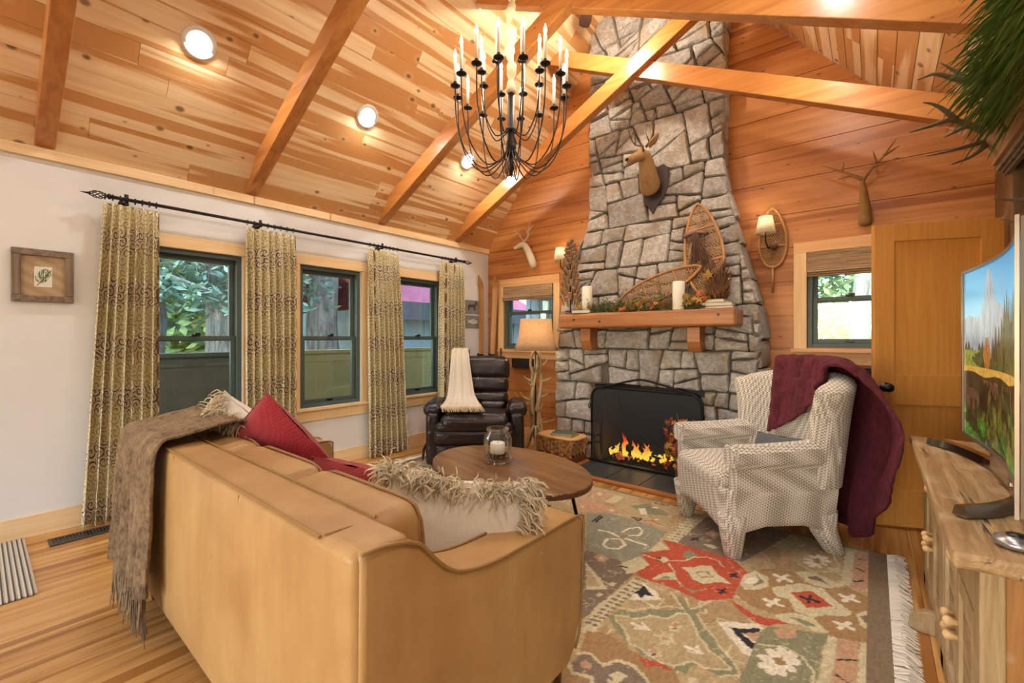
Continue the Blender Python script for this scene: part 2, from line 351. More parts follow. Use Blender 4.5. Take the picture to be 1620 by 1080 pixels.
M['reed'] = wood('woven_reed', '#c4a680', '#85694c', 0, rough=.8, gs=3.)
M['basket'] = weave('basket_weave', '#b98f57', '#86602f', 26, bump=.6)
M['deer_fur'] = fuzzy('deer_fur', '#8f6c42', '#b8935f', 120, .6, .1)
M['white_wood'] = plain('whitewashed_wood', '#d8cbae', .7, bump=.3, bs=40)
M['aged_wood'] = plain('aged_carving', '#a1763d', .6, bump=.4, bs=30, var=.3)
M['plaque'] = plain('plaque_wood', '#3a2722', .4)
M['rawhide'] = plain('rawhide_lacing', '#a47a4a', .7)
M['ash_wood'] = wood('bent_ash', '#c08a50', '#9d6b38', 2, rough=.45)
M['needles'] = plain('evergreen_needles', '#5f7040', .8, var=.4)
M['leaf_y'] = plain('yellow_leaf', '#b98a26', .6, var=.3); M['leaf_o'] = plain('orange_leaf', '#b0541e', .6, var=.3); M['leaf_r'] = plain('red_leaf', '#8e2a20', .6)
M['grass'] = plain('green_reed_leaf', '#6b8f3f', .5, var=.5); M['grass2'] = plain('pale_reed_leaf', '#9aa96a', .5, var=.3)
M['drift'] = wood('driftwood', '#b99870', '#7e5f41', 2, rough=.8, gs=3.)
M['twig'] = plain('dried_twigs', '#6e4c36', .8, var=.4)
M['log'] = plain('charred_log', '#120a08', .9)
M['paper'] = plain('paper', '#ddd6c6', .8)
M['green_cover'] = plain('green_cover', '#5d6650', .6); M['yellow_cover'] = plain('yellow_cover', '#b0a050', .5); M['brown_cover'] = plain('brown_cover', '#6a4029', .6)
M['grey_fabric'] = plain('grey_fabric', '#5c5f5e', .9, bump=.3)
M['vent_metal'] = plain('vent_metal', '#4a4640', .5, .4)
M['potp'] = plain('potpourri', '#5c3a22', .8, var=.5)
# ================================================================ ROOM
XR = 4.865; YB = 4.57; YF = -3.6; ZL = 2.505; SL = 1.25; XRI = 2.31; ZRI = ZL+SL*XRI; ZR = 2.54; SR = (ZRI-ZR)/(XR-XRI)
def zceil(x): return ZL+SL*x if x < XRI else ZRI-SR*(x-XRI)
# floor
b = MB(); b.bb(-.15, XR+.15, YF, YB+.15, -.12, -.012); floor = struct(b.build('floor', M['floor']), 'honey-coloured narrow strip fir floor')
rr = random.Random(3)
x = 0.
while x < XR-.001:
    wd = .0615; x1 = min(x+wd, XR); y = -.9 - rr.random()*.8
    while y < YB:
        y1 = min(y+rr.uniform(2.2, 3.6), YB)
        if YB-y1 < .5: y1 = YB
        p = MB(); p.bb(x+.0008, x1-.0008, max(y, -.95)+.0008, y1-.0008, -.012, 0); p.build('floorboard', M['floor'], floor, fix=False); y = y1
    x = x1
# ceilings
def ceil_side(left):
    b = MB()
    if left: pts = [(-.2, ZL-.2*SL), (XRI, ZRI)]
    else: pts = [(XRI, ZRI), (XR+.2, ZR-.2*SR)]
    (xa, za), (xb, zb) = pts
    b.prism([(xa, za+.02), (xb, zb+.02), (xb, zb+.14), (xa, za+.14)], lambda u, v, t: (u, t, v), YF, YB+.1)
    root = struct(b.build('ceiling', M['pine_ceiling']), 'knotty pine plank ceiling slope over the '+('window wall' if left else 'television wall'))
    Lx = XRI if left else XR-XRI; S = SL if left else SR; n = int(Lx*math.sqrt(1+S*S)/.137)
    for i in range(n):
        a, c = (i/n, (i+1)/n)
        if left: x0, x1 = a*XRI, c*XRI; z0, z1 = ZL+SL*x0, ZL+SL*x1
        else: x0, x1 = XR-a*Lx, XR-c*Lx; z0, z1 = ZR+SR*(XR-x0), ZR+SR*(XR-x1)
        g = .0018; dx = (x1-x0); dz = (z1-z0); y = -1.2-rr.random()*1.5
        while y < YB:
            y1 = y+rr.uniform(1.5, 3.2)
            if YB-y1 < .4: y1 = YB
            p = MB(); e = .02
            q = [(x0+dx*.018, z0+dz*.018), (x1-dx*.018, z1-dz*.018), (x1-dx*.018, z1-dz*.018+e), (x0+dx*.018, z0+dz*.018+e)]
            if not left: q = q[::-1]
            p.prism(q, lambda u, v, t: (u, t, v), max(y, -1.2)+.001, y1-.001)
            p.build('ceiling_plank', M['pine_ceiling'], root); y = y1
    return root
ceil_side(True); ceil_side(False)
# generic rectangles-minus-holes on a gable
def clip(poly, a, b_, c):   # keep a*x+b*y<=c
    o = []
    for i in range(len(poly)):
        p, q = poly[i], poly[(i+1) % len(poly)]; dp = a*p[0]+b_*p[1]-c; dq = a*q[0]+b_*q[1]-c
        if dp <= 0: o.append(p)
        if (dp < 0 < dq) or (dq < 0 < dp): t = dp/(dp-dq); o.append((p[0]+(q[0]-p[0])*t, p[1]+(q[1]-p[1])*t))
    return o
def gable_pieces(x0, x1, z0, z1, holes, eps=0.):
    rects = [(x0, x1, z0, z1)]
    for hx0, hx1, hz0, hz1 in holes:
        nr = []
        for (a, b_, c, d) in rects:
            if hx1 <= a or hx0 >= b_ or hz1 <= c or hz0 >= d: nr.append((a, b_, c, d)); continue
            if hx0 > a: nr.append((a, hx0, c, d))
            if hx1 < b_: nr.append((hx1, b_, c, d))
            m0, m1 = max(a, hx0), min(b_, hx1)
            if hz0 > c: nr.append((m0, m1, c, hz0))
            if hz1 < d: nr.append((m0, m1, hz1, d))
        rects = nr
    o = []
    for a, b_, c, d in rects:
        p = [(a+eps, c+eps), (b_-eps, c+eps), (b_-eps, d-eps), (a+eps, d-eps)]
        p = clip(p, -SL, 1, ZL-.002); p = clip(p, SR, 1, ZRI+SR*XRI-.002)
        if len(p) > 2: o.append(p)
    return o
BH = [(.29, 1.11, 1.12, 1.95), (3.735, 4.33, 1.19, 2.01)]
b = MB()
for p in gable_pieces(-.15, XR+.15, 0, 5.6, BH): b.prism(p[::-1], lambda u, v, t: (u, t, v), YB+.02, YB+.15)
wall_back = struct(b.build('wall_back', M['cedar']), 'horizontal cedar plank gable wall behind the stone chimney')
zk = [0, .27]+[.27+.3*i for i in range(1, 18)]
for i in range(len(zk)-1):
    z0, z1 = zk[i], zk[i+1]
    if z0 > ZRI: break
    cuts = [0, rr.uniform(1.9, 2.4), XR] if i % 2 else [0, rr.uniform(2.6, 3.0), XR]
    for k in range(2):
        for p in gable_pieces(cuts[k], cuts[k+1], z0, z1, BH, .0025):
            q = MB(); q.prism(p[::-1], lambda u, v, t: (u, t, v), YB, YB+.02); q.build('wall_plank', M['cedar'], wall_back)
# left wall
WY = [(.80, 1.455), (1.94, 2.585), (3.04, 3.685)]; WZ = (.60, 1.968)
b = MB(); ys = [YF]+[v for wv_ in WY for v in wv_]+[YB+.15]
for i in range(0, len(ys), 2): b.bb(-.15, 0, ys[i], ys[i+1], 0, ZL+.02)
for a, c in WY: b.bb(-.15, 0, a, c, 0, WZ[0]); b.bb(-.15, 0, a, c, WZ[1], ZL+.02)
wall_left = struct(b.build('wall_left', M['plaster']), 'off-white textured plaster wall with three windows')
b = MB(); b.bb(XR, XR+.15, YF, YB+.15, 0, ZR+.05); struct(b.build('wall_right', M['plaster']), 'off-white wall behind the television')
b = MB()
for p in gable_pieces(-.15, XR+.15, 0, 5.6, [(.6, 2.1, .3, 2.1), (2.8, 4.3, 0, 2.1)]): b.prism(p[::-1], lambda u, v, t: (u, t, v), YF-.15, YF)
struct(b.build('wall_front', M['plaster']), 'off-white wall facing the fireplace')
for nm, (y0, y1) in {'baseboard_left': (YF, YB)}.items():
    b = MB(); b.cbox(0, .02, y0, 3.9, 0, .14, .003); struct(b.build(nm, M['pine_trim']), 'pale knotty pine baseboard under the windows')
b = MB(); b.cbox(0, .025, YF, YB, 2.435, ZL-.002, .004); struct(b.build('trim_1', M['pine_trim']), 'pale pine crown board along the top of the white wall')
b = MB(); b.cbox(0, 1.4, YB-.02, YB, 0, .1, .003); struct(b.build('baseboard_back', M['pine_trim_x']), 'pine baseboard under the small back window')
# windows
def window(idx, fn, A0, A1, Z0, Z1, label, rail, casing, mz, trims, sill_out=.02):
    r = thing('window_%d' % idx, label, 'window'); r['kind'] = 'structure'; del r['category']
    def bx(a0, a1, d0, d1, z0, z1): m = MB(); P0 = fn(a0, d0, z0); P1 = fn(a1, d1, z1); x0, x1 = sorted((P0[0], P1[0])); y0, y1 = sorted((P0[1], P1[1])); m.cbox(x0, x1, y0, y1, z0, z1, .003); return m
    f = .038
    m = MB()
    for q in ((A0, A0+f, .02, .13, Z0, Z1), (A1-f, A1, .02, .13, Z0, Z1), (A0+f, A1-f, .02, .13, Z0, Z0+f), (A0+f, A1-f, .02, .13, Z1-f, Z1)):
        t = bx(*q); m.add(t.v, t.f)
    m.build('window_frame', M['win_frame'], r)
    for nm, z0, z1, d in (('upper_sash', rail-.02, Z1-f, .085), ('lower_sash', Z0+f, rail+.022, .05)):
        m = MB(); s = .036; a0, a1 = A0+f, A1-f
        for q in ((a0, a0+s, d, d+.03, z0, z1), (a1-s, a1, d, d+.03, z0, z1), (a0+s, a1-s, d, d+.03, z0, z0+s), (a0+s, a1-s, d, d+.03, z1-s, z1)):
            t = bx(*q); m.add(t.v, t.f)
        so_ = m.build(nm, M['win_frame'], r)
        g = bx(a0+s-.003, a1-s+.003, d+.012, d+.016, z0+s-.003, z1-s+.003); g.build('pane', M['glass'], so_)
    mid = (A0+A1)/2
    m = bx(mid-.03, mid+.03, .025, .055, rail+.022, rail+.034); t = bx(mid-.008, mid+.03, .02, .04, rail+.03, rail+.046); m.add(t.v, t.f); m.build('sash_lock', M['black'], r)
    m = bx(mid-.03, mid+.03, .035, .052, Z0+f+.01, Z0+f+.03); m.build('sash_lift', M['black'], r)
    for q, ax in trims: bx(*q).build('casing', M['pine_trim_x' if ax == 'a' and idx > 3 else 'pine_trim' if ax == 'a' else 'pine_trim_z'], r)
    return r
fl = lambda a, d, z: (-d, a, z)
for i, (a, c) in enumerate(WY):
    tr_ = [((a-.095, c+.095, -.02, 0, WZ[1], 2.068), 'a'), ((a-.095, a, -.018, 0, WZ[0], WZ[1]), 'z'), ((c, c+.095, -.018, 0, WZ[0], WZ[1]), 'z'),
           ((a-.12, c+.12, -.04, .02, .575, .60), 'a'), ((a-.095, c+.095, -.018, 0, .475, .575), 'a')]
    window(i+1, fl, a, c, WZ[0], WZ[1], ['green-framed sash window nearest the framed picture, big tree trunks outside', 'middle green-framed sash window between the two inner curtains', 'green-framed sash window behind the leather recliner'][i], 1.268, None, 0, tr_)
fb = lambda a, d, z: (a, YB+d, z)
window(4, fb, BH[0][0], BH[0][1], BH[0][2], BH[0][3], 'small sash window in the cedar wall behind the burlap lamp', 1.60, None, 0,
       [((.2, 1.2, -.02, 0, 1.95, 2.06), 'a'), ((.2, .29, -.02, 0, 1.09, 1.95), 'z'), ((1.11, 1.2, -.02, 0, 1.09, 1.95), 'z'), ((.2, 1.2, -.035, .02, 1.08, 1.12), 'a'), ((.2, 1.2, -.02, 0, 1.0, 1.08), 'a')])
window(5, fb, BH[1][0], BH[1][1], BH[1][2], BH[1][3], 'small sash window in the cedar wall right of the chimney, birch trunks outside', 1.60, None, 0,
       [((3.64, 4.42, -.02, 0, 2.01, 2.1), 'a'), ((3.64, 3.735, -.02, 0, 1.18, 2.01), 'z'), ((4.33, 4.42, -.02, 0, 1.18, 2.01), 'z'), ((3.62, 4.44, -.05, .02, 1.15, 1.18), 'a'), ((3.64, 4.42, -.02, 0, 1.05, 1.15), 'a')])
# roman shades
for (x0, x1, zb, zt, lb) in ((.30, 1.10, 1.76, 1.955, 'woven reed roman shade, raised, over the window behind the lamp'), (3.74, 4.325, 1.79, 2.005, 'woven reed roman shade, raised, over the window right of the chimney')):
    r = thing('roman_shade', lb, 'window shade', ((x0+x1)/2, YB-.02, zt), group=None)
    n = 26
    for nm, y0, a, bb_ in (('woven_panel', YB-.022, zb+.05, zt),):
        m = MB(); m.grid(lambda u, v: (x0+(x1-x0)*u, y0-.003*(int(v*n) % 2), a+(bb_-a)*v), 30, n*2); m.build(nm, M['reed'], r, solid=.004)
    for k in range(3):
        m = MB(); zz = zb+.012+k*.017; m.tube([(x0+(x1-x0)*i/12, YB-.035-.006*k, zz) for i in range(13)], .013, 8, flat=.7); m.build('fold', M['reed'], r)
# door
dr = thing('door_1', 'open golden fir three-panel door with black knob', 'door', (4.185, 3.85, 0)); dr['kind'] = 'structure'; del dr['category']
dd = Vector((.632, .268, 0)).normalized(); dn = Vector((-dd.y, dd.x, 0)); W_ = .69
def dfn(u, d, z): p = Vector((4.185, 3.85, z))+dd*u+dn*d; return tuple(p)
def dbox(u0, u1, d0, d1, z0, z1, nm, mt=None):
    m = MB(); m.prism([(u0, z0), (u1, z0), (u1, z1), (u0, z1)], lambda u, v, t: dfn(u, t, v), d1, d0); return m.build(nm, mt or M['door_wood'], dr, bevel=.0025)
dbox(0, .115, 0, .04, .02, 2.035, 'stile'); dbox(W_-.115, W_, 0, .04, .02, 2.035, 'stile')
dbox(.115, W_-.115, 0, .04, 1.92, 2.035, 'rail'); dbox(.115, W_-.115, 0, .04, .83, 1.03, 'rail'); dbox(.115, W_-.115, 0, .04, .02, .26, 'rail')
dbox(.1, W_-.1, .013, .028, 1.0, 1.95, 'door_panel'); dbox(.1, W_-.1, .013, .028, .24, .85, 'door_panel')
m = MB(); R_ = Matrix(((dd.x, 0, -dn.x), (dd.y, 0, -dn.y), (0, 1, 0)))
m.lathe([(.0, 0), (.032, 0), (.032, .006), (.014, .012), (.012, .035), (.026, .042), (.03, .055), (.022, .066), (0, .07)], dfn(.06, -.001, .945), 16, rot=R_); m.build('door_knob', M['black'], dr, True)
# ---------------------------------------------------------------- trusses
def chord(Y, yoff, left, x_end, nm, root):
    z0 = 2.52; s = .505; h = .17; wd = .095
    X0, X1 = 0.0, x_end
    f = (lambda x: x) if left else (lambda x: XR-x)
    def top(x): return z0+s*x+h
    # upper end cut along the ceiling slope opposite
    P = [(0.004, z0-.01+s*0), (X1+.10, z0+s*(X1+.10)), (X1-.05, top(X1-.05)), (0.004+.01, top(.01))]
    P = [(f(u), v) for u, v in P]
    if not left: P = P[::-1]
    m = MB(); m.prism(P[::-1], lambda u, v, t: (u, t, v), Y-wd/2+yoff, Y+wd/2+yoff)
    return m.build(nm, M['fir_beam'], root, bevel=.006)
TY = [.31, 1.545, 2.85, 3.985]
TL = ['first fir scissor truss, the one nearest the camera above the framed picture', 'second fir scissor truss from the camera, landing between the first two windows', 'third fir scissor truss, crossing just behind the chandelier', 'fir scissor truss nearest the chimney, crossing in front of the stone']
def meet(left):   # where a chord meets the opposite slope
    if left: return (ZRI+SR*XRI-2.69)/(.505+SR)
    return XR-(2.52+.17+.505*XR-ZL)/(SL+.505)
for i, Y in enumerate(TY):
    r = thing('scissor_truss', TL[i], 'roof truss', (XRI, Y, 2.5), group='scissor trusses under the ceiling')
    xa = (ZRI+SR*XRI-2.69)/(.505+SR)-.02; chord(Y, -.02, True, xa, 'chord', r)
    xb = XR-((2.69+.505*XR-ZL)/(SL+.505)); chord(Y, .03, False, xb-.02, 'chord', r)
# ---------------------------------------------------------------- chimney
def lerp(tab, z):
    if z <= tab[0][0]: return tab[0][1]
    for (a, x), (b_, y) in zip(tab, tab[1:]):
        if z <= b_: return x+(y-x)*(z-a)/(b_-a)
    return tab[-1][1]
XLt = [(0, 1.45), (1.2, 1.45), (1.52, 1.475), (1.88, 1.54), (2.38, 1.655), (2.6, 1.70), (5.5, 1.70)]
XRt = [(0, 3.46), (1.15, 3.47), (1.45, 3.45), (1.86, 3.35), (2.15, 3.27), (2.58, 3.16), (2.9, 3.125), (5.5, 3.12)]
YFt = [(0, 4.10), (1.3, 4.11), (1.6, 4.17), (2.5, 4.38), (2.8, 4.40), (5.5, 4.42)]
ch = thing('stone_chimney', 'tall grey granite rubble chimney and fireplace surround', 'fireplace', (2.45, 4.35, 0))
OX0, OX1, OZ = 2.0, 2.99, .80
def core(x0, x1, z0, z1, nz, side=None):
    m = MB(); zs = [z0+(z1-z0)*i/nz for i in range(nz+1)]
    for a, c in zip(zs, zs[1:]):
        q = []
        for z in (a, c):
            xl = x0 if x0 is not None else lerp(XLt, z)+.03; xr = x1 if x1 is not None else lerp(XRt, z)-.03; yf = lerp(YFt, z)+.045
            q += [(xl, yf, z), (xr, yf, z), (xr, YB-.001, z), (xl, YB-.001, z)]
        m.add(q, [(3, 2, 1, 0), (4, 5, 6, 7), (0, 1, 5, 4), (1, 2, 6, 5), (2, 3, 7, 6), (3, 0, 4, 7)])
    return m
m = core(None, OX0, 0, OZ, 4); k = core(OX1, None, 0, OZ, 4); m.add(k.v, k.f); k = core(None, None, OZ, 4.6, 24); m.add(k.v, k.f)
m.build('mortar_core', M['mortar'], ch, fix=False)
rs = random.Random(11); cells = []
def bsp(poly, target):
    A = abs(sum(poly[k][0]*poly[(k+1) % len(poly)][1]-poly[(k+1) % len(poly)][0]*poly[k][1] for k in range(len(poly))))/2
    xs = [p[0] for p in poly]; zs = [p[1] for p in poly]; w_, h_ = max(xs)-min(xs), max(zs)-min(zs)
    if A < target*.9 or (A < .16 and rs.random() < .12): cells.append(poly); return
    cx = sum(xs)/len(xs)+rs.uniform(-.16, .16)*w_; cz = sum(zs)/len(zs)+rs.uniform(-.16, .16)*h_; up = cz > 2.75
    tl = rs.gauss(0, .17)+(.38 if up and rs.random() < .7 else 0)
    if w_ > h_*1.45: n_ = (math.cos(tl*.8), math.sin(tl*.8))      # upright joint
    else: n_ = (-math.sin(tl), math.cos(tl))
    c = n_[0]*cx+n_[1]*cz; p1 = clip(poly, n_[0], n_[1], c); p2 = clip(poly, -n_[0], -n_[1], -c); t_ = rs.choice([.03, .045, .06, .08, .1])
    for q in (p1, p2):
        if len(q) > 2: bsp(q, t_)
lev = [0, .40, OZ, 1.16, 1.56, 2.0, 2.45, 2.95, 3.5, 4.1, 4.8]
for za, zb2 in zip(lev, lev[1:]):
    w0 = rs.uniform(-.05, .05)*(0 if zb2 == OZ or za == OZ else 1); bsp([(1.36, za), (3.6, za), (3.6, zb2), (1.36, zb2)], .08)
n_st = 0
for poly in cells:
    cz = sum(p[1] for p in poly)/len(poly); cx = sum(p[0] for p in poly)/len(poly)
    for tab, sg in ((XLt, -1), (XRt, 1)):
        x0, x1 = lerp(tab, cz-.1), lerp(tab, cz+.1); sl = (x1-x0)/.2; poly = clip(poly, sg, -sg*sl, sg*(lerp(tab, cz)-sl*cz))
        if len(poly) < 3: break
    if len(poly) < 3: continue
    poly = clip(poly, 0, -1, 0.0); poly = clip(poly, -SL, 1, ZL-.0); poly = clip(poly, SR, 1, ZRI+SR*XRI)
    if len(poly) < 3: continue
    # opening
    if cz < OZ+.12 and OX0-.2 < cx < OX1+.2:
        if OX0 < cx < OX1 and cz < OZ-.12: continue
        if cx <= OX0: poly = clip(poly, 1, 0, OX0)
        elif cx >= OX1: poly = clip(poly, -1, 0, -OX1)
        else: poly = clip(poly, 0, -1, -OZ)
        if len(poly) < 3: continue
    # drop short edges, inset
    A = abs(sum(poly[k][0]*poly[(k+1) % len(poly)][1]-poly[(k+1) % len(poly)][0]*poly[k][1] for k in range(len(poly))))/2
    if A < .0045: continue
    cx = sum(p[0] for p in poly)/len(poly); cz = sum(p[1] for p in poly)/len(poly)
    ring = []
    for k in range(len(poly)):
        p, q = Vector(poly[k]), Vector(poly[(k+1) % len(poly)]); L_ = (q-p).length
        if L_ < .025: ring.append((p+q)/2); continue
        e = (q-p)/L_; nrm = Vector((e.y, -e.x)); c0 = min(.018, L_*.12)
        ns = 3 if L_ > .12 else 2
        for s_ in range(ns): tt = c0/L_+(1-2*c0/L_)*s_/max(1, ns-1); ring.append(p+(q-p)*tt+nrm*rs.uniform(-.008, .003))
    ctr = Vector((cx, cz)); R1 = [ctr+(p-ctr)*(1-.0045/max(.03, (p-ctr).length)) for p in ring]; R2 = [ctr+(p-ctr)*(1-.017/max(.05, (p-ctr).length)) for p in ring]; R3 = [ctr+(p-ctr)*.55 for p in ring]
    pr_ = rs.uniform(.0, .022); tx_, tz_ = rs.uniform(-.12, .12), rs.uniform(-.12, .12); mm = MB(); n = len(ring); vs_ = []
    for Rg, dp in ((R1, -.05), (R1, .0+pr_*.5), (R2, .014+pr_), (R3, .022+pr_)):
        for p in Rg:
            d = dp+(0 if dp < 0 else (p-ctr).x*tx_+(p-ctr).y*tz_+rs.uniform(-.003, .003)); vs_.append((p.x, lerp(YFt, p.y)-d, p.y))
    vs_.append((cx, lerp(YFt, cz)-.026-pr_+rs.uniform(-.005, .005), cz)); fs_ = []
    for g in range(3):
        for k in range(n): k2 = (k+1) % n; fs_.append((g*n+k, g*n+k2, (g+1)*n+k2, (g+1)*n+k))
    for k in range(n): fs_.append((3*n+k, 3*n+(k+1) % n, 4*n))
    fs_.append(tuple(reversed(range(n)))); mm.add(vs_, fs_); mm.build('stone', M['granite'], ch, 'a'); n_st += 1
# flank stones
for tab, sg in ((XRt, 1), (XLt, -1)):
    z = 0.
    while z < 4.3:
        h = rs.uniform(.16, .34); z1 = z+h; xa, xb = lerp(tab, z), lerp(tab, z1)
        if z1 > zceil(lerp(tab, z1))-.05: break
        y0 = lerp(YFt, z)+.035; spl = [y0, YB-.005] if YB-y0 < .25 or rs.random() < .4 else [y0, y0+(YB-y0)*rs.uniform(.4, .6), YB-.005]
        for ya, yb in zip(spl, spl[1:]):
            p_ = rs.uniform(-.012, .018); g = .008; mm = MB(); vs_ = []
            for (zz, xx) in ((z+g, xa), (z1-g, xb)):
                for yy in (ya+g, yb-g): vs_.append((xx-sg*.06, yy, zz))
            for (zz, xx) in ((z+g, xa), (z1-g, xb)):
                for yy in (ya+g, yb-g): vs_.append((xx-sg*.012, yy, zz))
            for (zz, xx, s2) in ((z+g+.015, xa, 1), (z1-g-.015, xb, 1)):
                for yy in (ya+g+.015, yb-g-.015): vs_.append((xx+sg*(p_+rs.uniform(-.004, .004)), yy, zz))
            fs_ = [(0, 1, 3, 2)]
            for o_ in (0, 4): fs_ += [(o_+0, o_+1, o_+5, o_+4), (o_+1, o_+3, o_+7, o_+5), (o_+3, o_+2, o_+6, o_+7), (o_+2, o_+0, o_+4, o_+6)]
            fs_.append((8, 9, 11, 10)); mm.add(vs_, fs_); mm.build('stone', M['granite'], ch, 'a'); n_st += 1
        z = z1
print('stones', n_st)
m = MB(); m.bb(OX0-.02, OX1+.02, YB-.06, YB-.03, 0, OZ+.03); m.bb(OX0-.03, OX0-.001, 4.16, YB-.03, 0, OZ); m.bb(OX1+.001, OX1+.03, 4.16, YB-.03, 0, OZ); m.bb(OX0, OX1, 4.16, YB-.03, OZ-.03, OZ); m.bb(OX0, OX1, 4.10, YB-.03, -.01, .012)
m.build('firebox', M['soot'], ch)
m = MB(); m.bb(OX0-.04, OX1+.04, 4.06, 4.1, OZ-.05, OZ); m.build('iron_lintel', M['screen_black'], ch)
# mantel
r = thing('mantel_shelf', 'thick orange-brown timber mantel shelf on two brackets', 'mantel', (2.48, 4.02, 1.37))
m = MB(); m.soft((2.485, 4.02, 1.443), (1.69, .33, .145), .02, 2, 14, wr=.004, wf=9); m.build('mantel_beam', M['mantel'], r, 'a')
for x in (1.72+.2, 2.98):
    m = MB(); m.prism([(3.93, 1.368), (4.15, 1.368), (4.15, 1.15), (3.97, 1.15), (3.93, 1.24)][::-1], lambda u, v, t: (t, u, v), x-.055, x+.055); m.build('bracket', M['mantel'], r, bevel=.006)
for x, z in ((1.83, 1.455), (2.12, 1.43), (3.2, 1.465)):
    m = MB(); m.lathe([(.0, .004), (.011, .004), (.012, 0), (.012, -.01)], (x, 3.853, z), 10, rot=RX(PI/2)); m.build('peg', M['plaque'], r)
# hearth
r = struct(MB().bb(1.95, 3.36, 3.53, 4.10, 0, .010).build('trim_2', M['grout']), 'slate tile hearth with pale grout and a wooden edge')
for i in range(5):
    x0 = [1.95, 2.02, 2.33, 2.64, 2.95, 3.26][i]; x1 = [2.02, 2.33, 2.64, 2.95, 3.26, 3.36][i]
    MB().cbox(x0+.003, x1-.003, 3.555, 4.10, .0, .02, .002).build('tile', M['slate'], r)
MB().cbox(3.263, 3.36, 3.555, 4.10, .0, .02, .002).build('tile', M['slate'], r)
MB().cbox(1.91, 3.4, 3.49, 3.55, 0, .026, .005).build('wood_edge', M['mantel'], r); MB().cbox(1.905, 1.947, 3.55, 4.06, 0, .026, .005).build('wood_edge', M['mantel'], r)
# ---------------------------------------------------------------- outside
def bark(name, a, b_):
    t = NT(name); v = t.noise(t.mp(t.co(), (9, 9, 1.6)), 1.4, 5, .7, .8); t.col(t.mix(t.ramp(v, .35, .65), lin(a), lin(b_))); t.rough(.95); t.bump(v, 1., .06); return t.m
M['bark'] = bark('pine_bark', '#6e6c6a', '#aeaba6'); M['birch'] = bark('pale_bark', '#8d8578', '#cfc8b8')
M['f1'] = plain('pine_foliage', '#7fa694', .8, var=.45); M['f2'] = plain('bright_foliage', '#a9c47c', .7, var=.45); M['f3'] = plain('yellow_foliage', '#c9b850', .7, var=.3)
M['ground'] = plain('forest_ground', '#8a7a5a', .95, var=.3)
m = MB(); m.bb(-26, -.16, -14, 30, -.75, -.7); m.bb(-.16, 20, YB+.2, 30, -.75, -.7); struct(m.build('ground', M['ground']), 'forest floor outside the windows')
def tree(x, y, r0, label, mt='bark', fol=None, grp='trees outside the windows', h=7.5, seed=1, fz=(1.5, 5), fr=1.6, n=1400, ls=.16, mats='f1'):
    rt_ = thing('tree', label, 'tree', (x, y, -.7), group=grp); rd = random.Random(seed)
    pts = [(x+.06*math.sin(i*1.1+seed), y+.06*math.cos(i*1.7+seed), -.7+i*h/10) for i in range(11)]
    m = MB(); m.tube(pts, [r0*1.25]+taper(10, r0, r0*.55), 14); m.build('trunk', M[mt], rt_, True)
    if fol:
        m = MB()
        for b_ in range(fol):
            zz = rd.uniform(*fz); a = rd.uniform(0, 2*PI); L_ = fr*rd.uniform(.6, 1.1); e = Vector((math.cos(a), math.sin(a), rd.uniform(-.35, .1)))
            p0 = Vector((x, y, zz)); m.tube([p0, p0+e*L_*.5, p0+e*L_+Vector((0, 0, -.1))], [.03, .018, .006], 5)
        m.build('branch', M['bark'], rt_, kind='stuff'); mf = MB()
        for k in range(n):
            zz = rd.uniform(*fz); a = rd.uniform(0, 2*PI); d = fr*rd.random()**.6
            p = Vector((x+math.cos(a)*d, y+math.sin(a)*d, zz-.25*d)); u = Vector((rd.uniform(-1, 1), rd.uniform(-1, 1), rd.uniform(-.6, .6))).normalized()*ls*rd.uniform(.5, 1.2); v_ = u.cross(Vector((rd.uniform(-1, 1), rd.uniform(-1, 1), rd.uniform(-1, 1)))).normalized()*ls*.28
            mf.add([p-u, p+v_, p+u, p-v_], [(0, 1, 2, 3)])
        mf.build('foliage', M[mats], rt_, kind='stuff', fix=False)
tree(-4.3, 1.55, .33, 'thick grey trunk at the left edge of the first window view', seed=1, fol=22, fz=(2.0, 5), fr=2.0, n=5500, ls=.10)
tree(-4.4, 2.75, .36, 'broad grey trunk in the middle of the first window view', seed=2, fol=18, fz=(2.1, 5), fr=1.8, n=4500, ls=.10)
tree(-3.6, 2.95, .13, 'slim dark trunk at the right of the first window view', seed=3)
tree(-4.2, 4.35, .32, 'large blue-grey trunk filling the middle window', seed=4, fol=14, fz=(2.9, 5.5), fr=1.8, n=4000, ls=.10)
for i, (x, y) in enumerate(((-9, 2.0), (-10, 5.5), (-9, 8.5), (-12, -1), (-14, 4), (-13, 9))):
    tree(x, y, .25, ['bright green tree furthest left beyond the first window', 'pale green tree behind the trunk in the middle window', 'green tree beyond the shed roof', 'far tree outside, left of the first window view', 'distant yellow-green tree behind the first window trunks', 'distant tree behind the shed'][i], fol=10, fz=(-.5, 6), fr=3.0, n=4500, ls=.26, seed=20+i, mats=['f2', 'f3', 'f1', 'f1', 'f2', 'f2'][i], grp='background trees')
for i, (x, y) in enumerate(((4.05, 8.6), (4.62, 8.9), (3.0, 11.5), (5.6, 12.), (4.4, 14.5), (6.6, 9.5))):
    tree(x, y, .13 if i < 2 else .2, ['left pale trunk seen through the window right of the chimney', 'right pale trunk seen through the window right of the chimney', 'leafy tree behind the two pale trunks, to the left', 'leafy tree behind the two pale trunks, to the right', 'far bright tree behind the pale trunks', 'leafy tree hidden beyond the open door'][i], mt='birch' if i < 2 else 'bark', fol=None if i < 2 else 8, fz=(-.4, 6), fr=2.4, n=6000, ls=.15, seed=40+i, mats='f2' if i != 3 else 'f1', grp='trees behind the cedar wall')
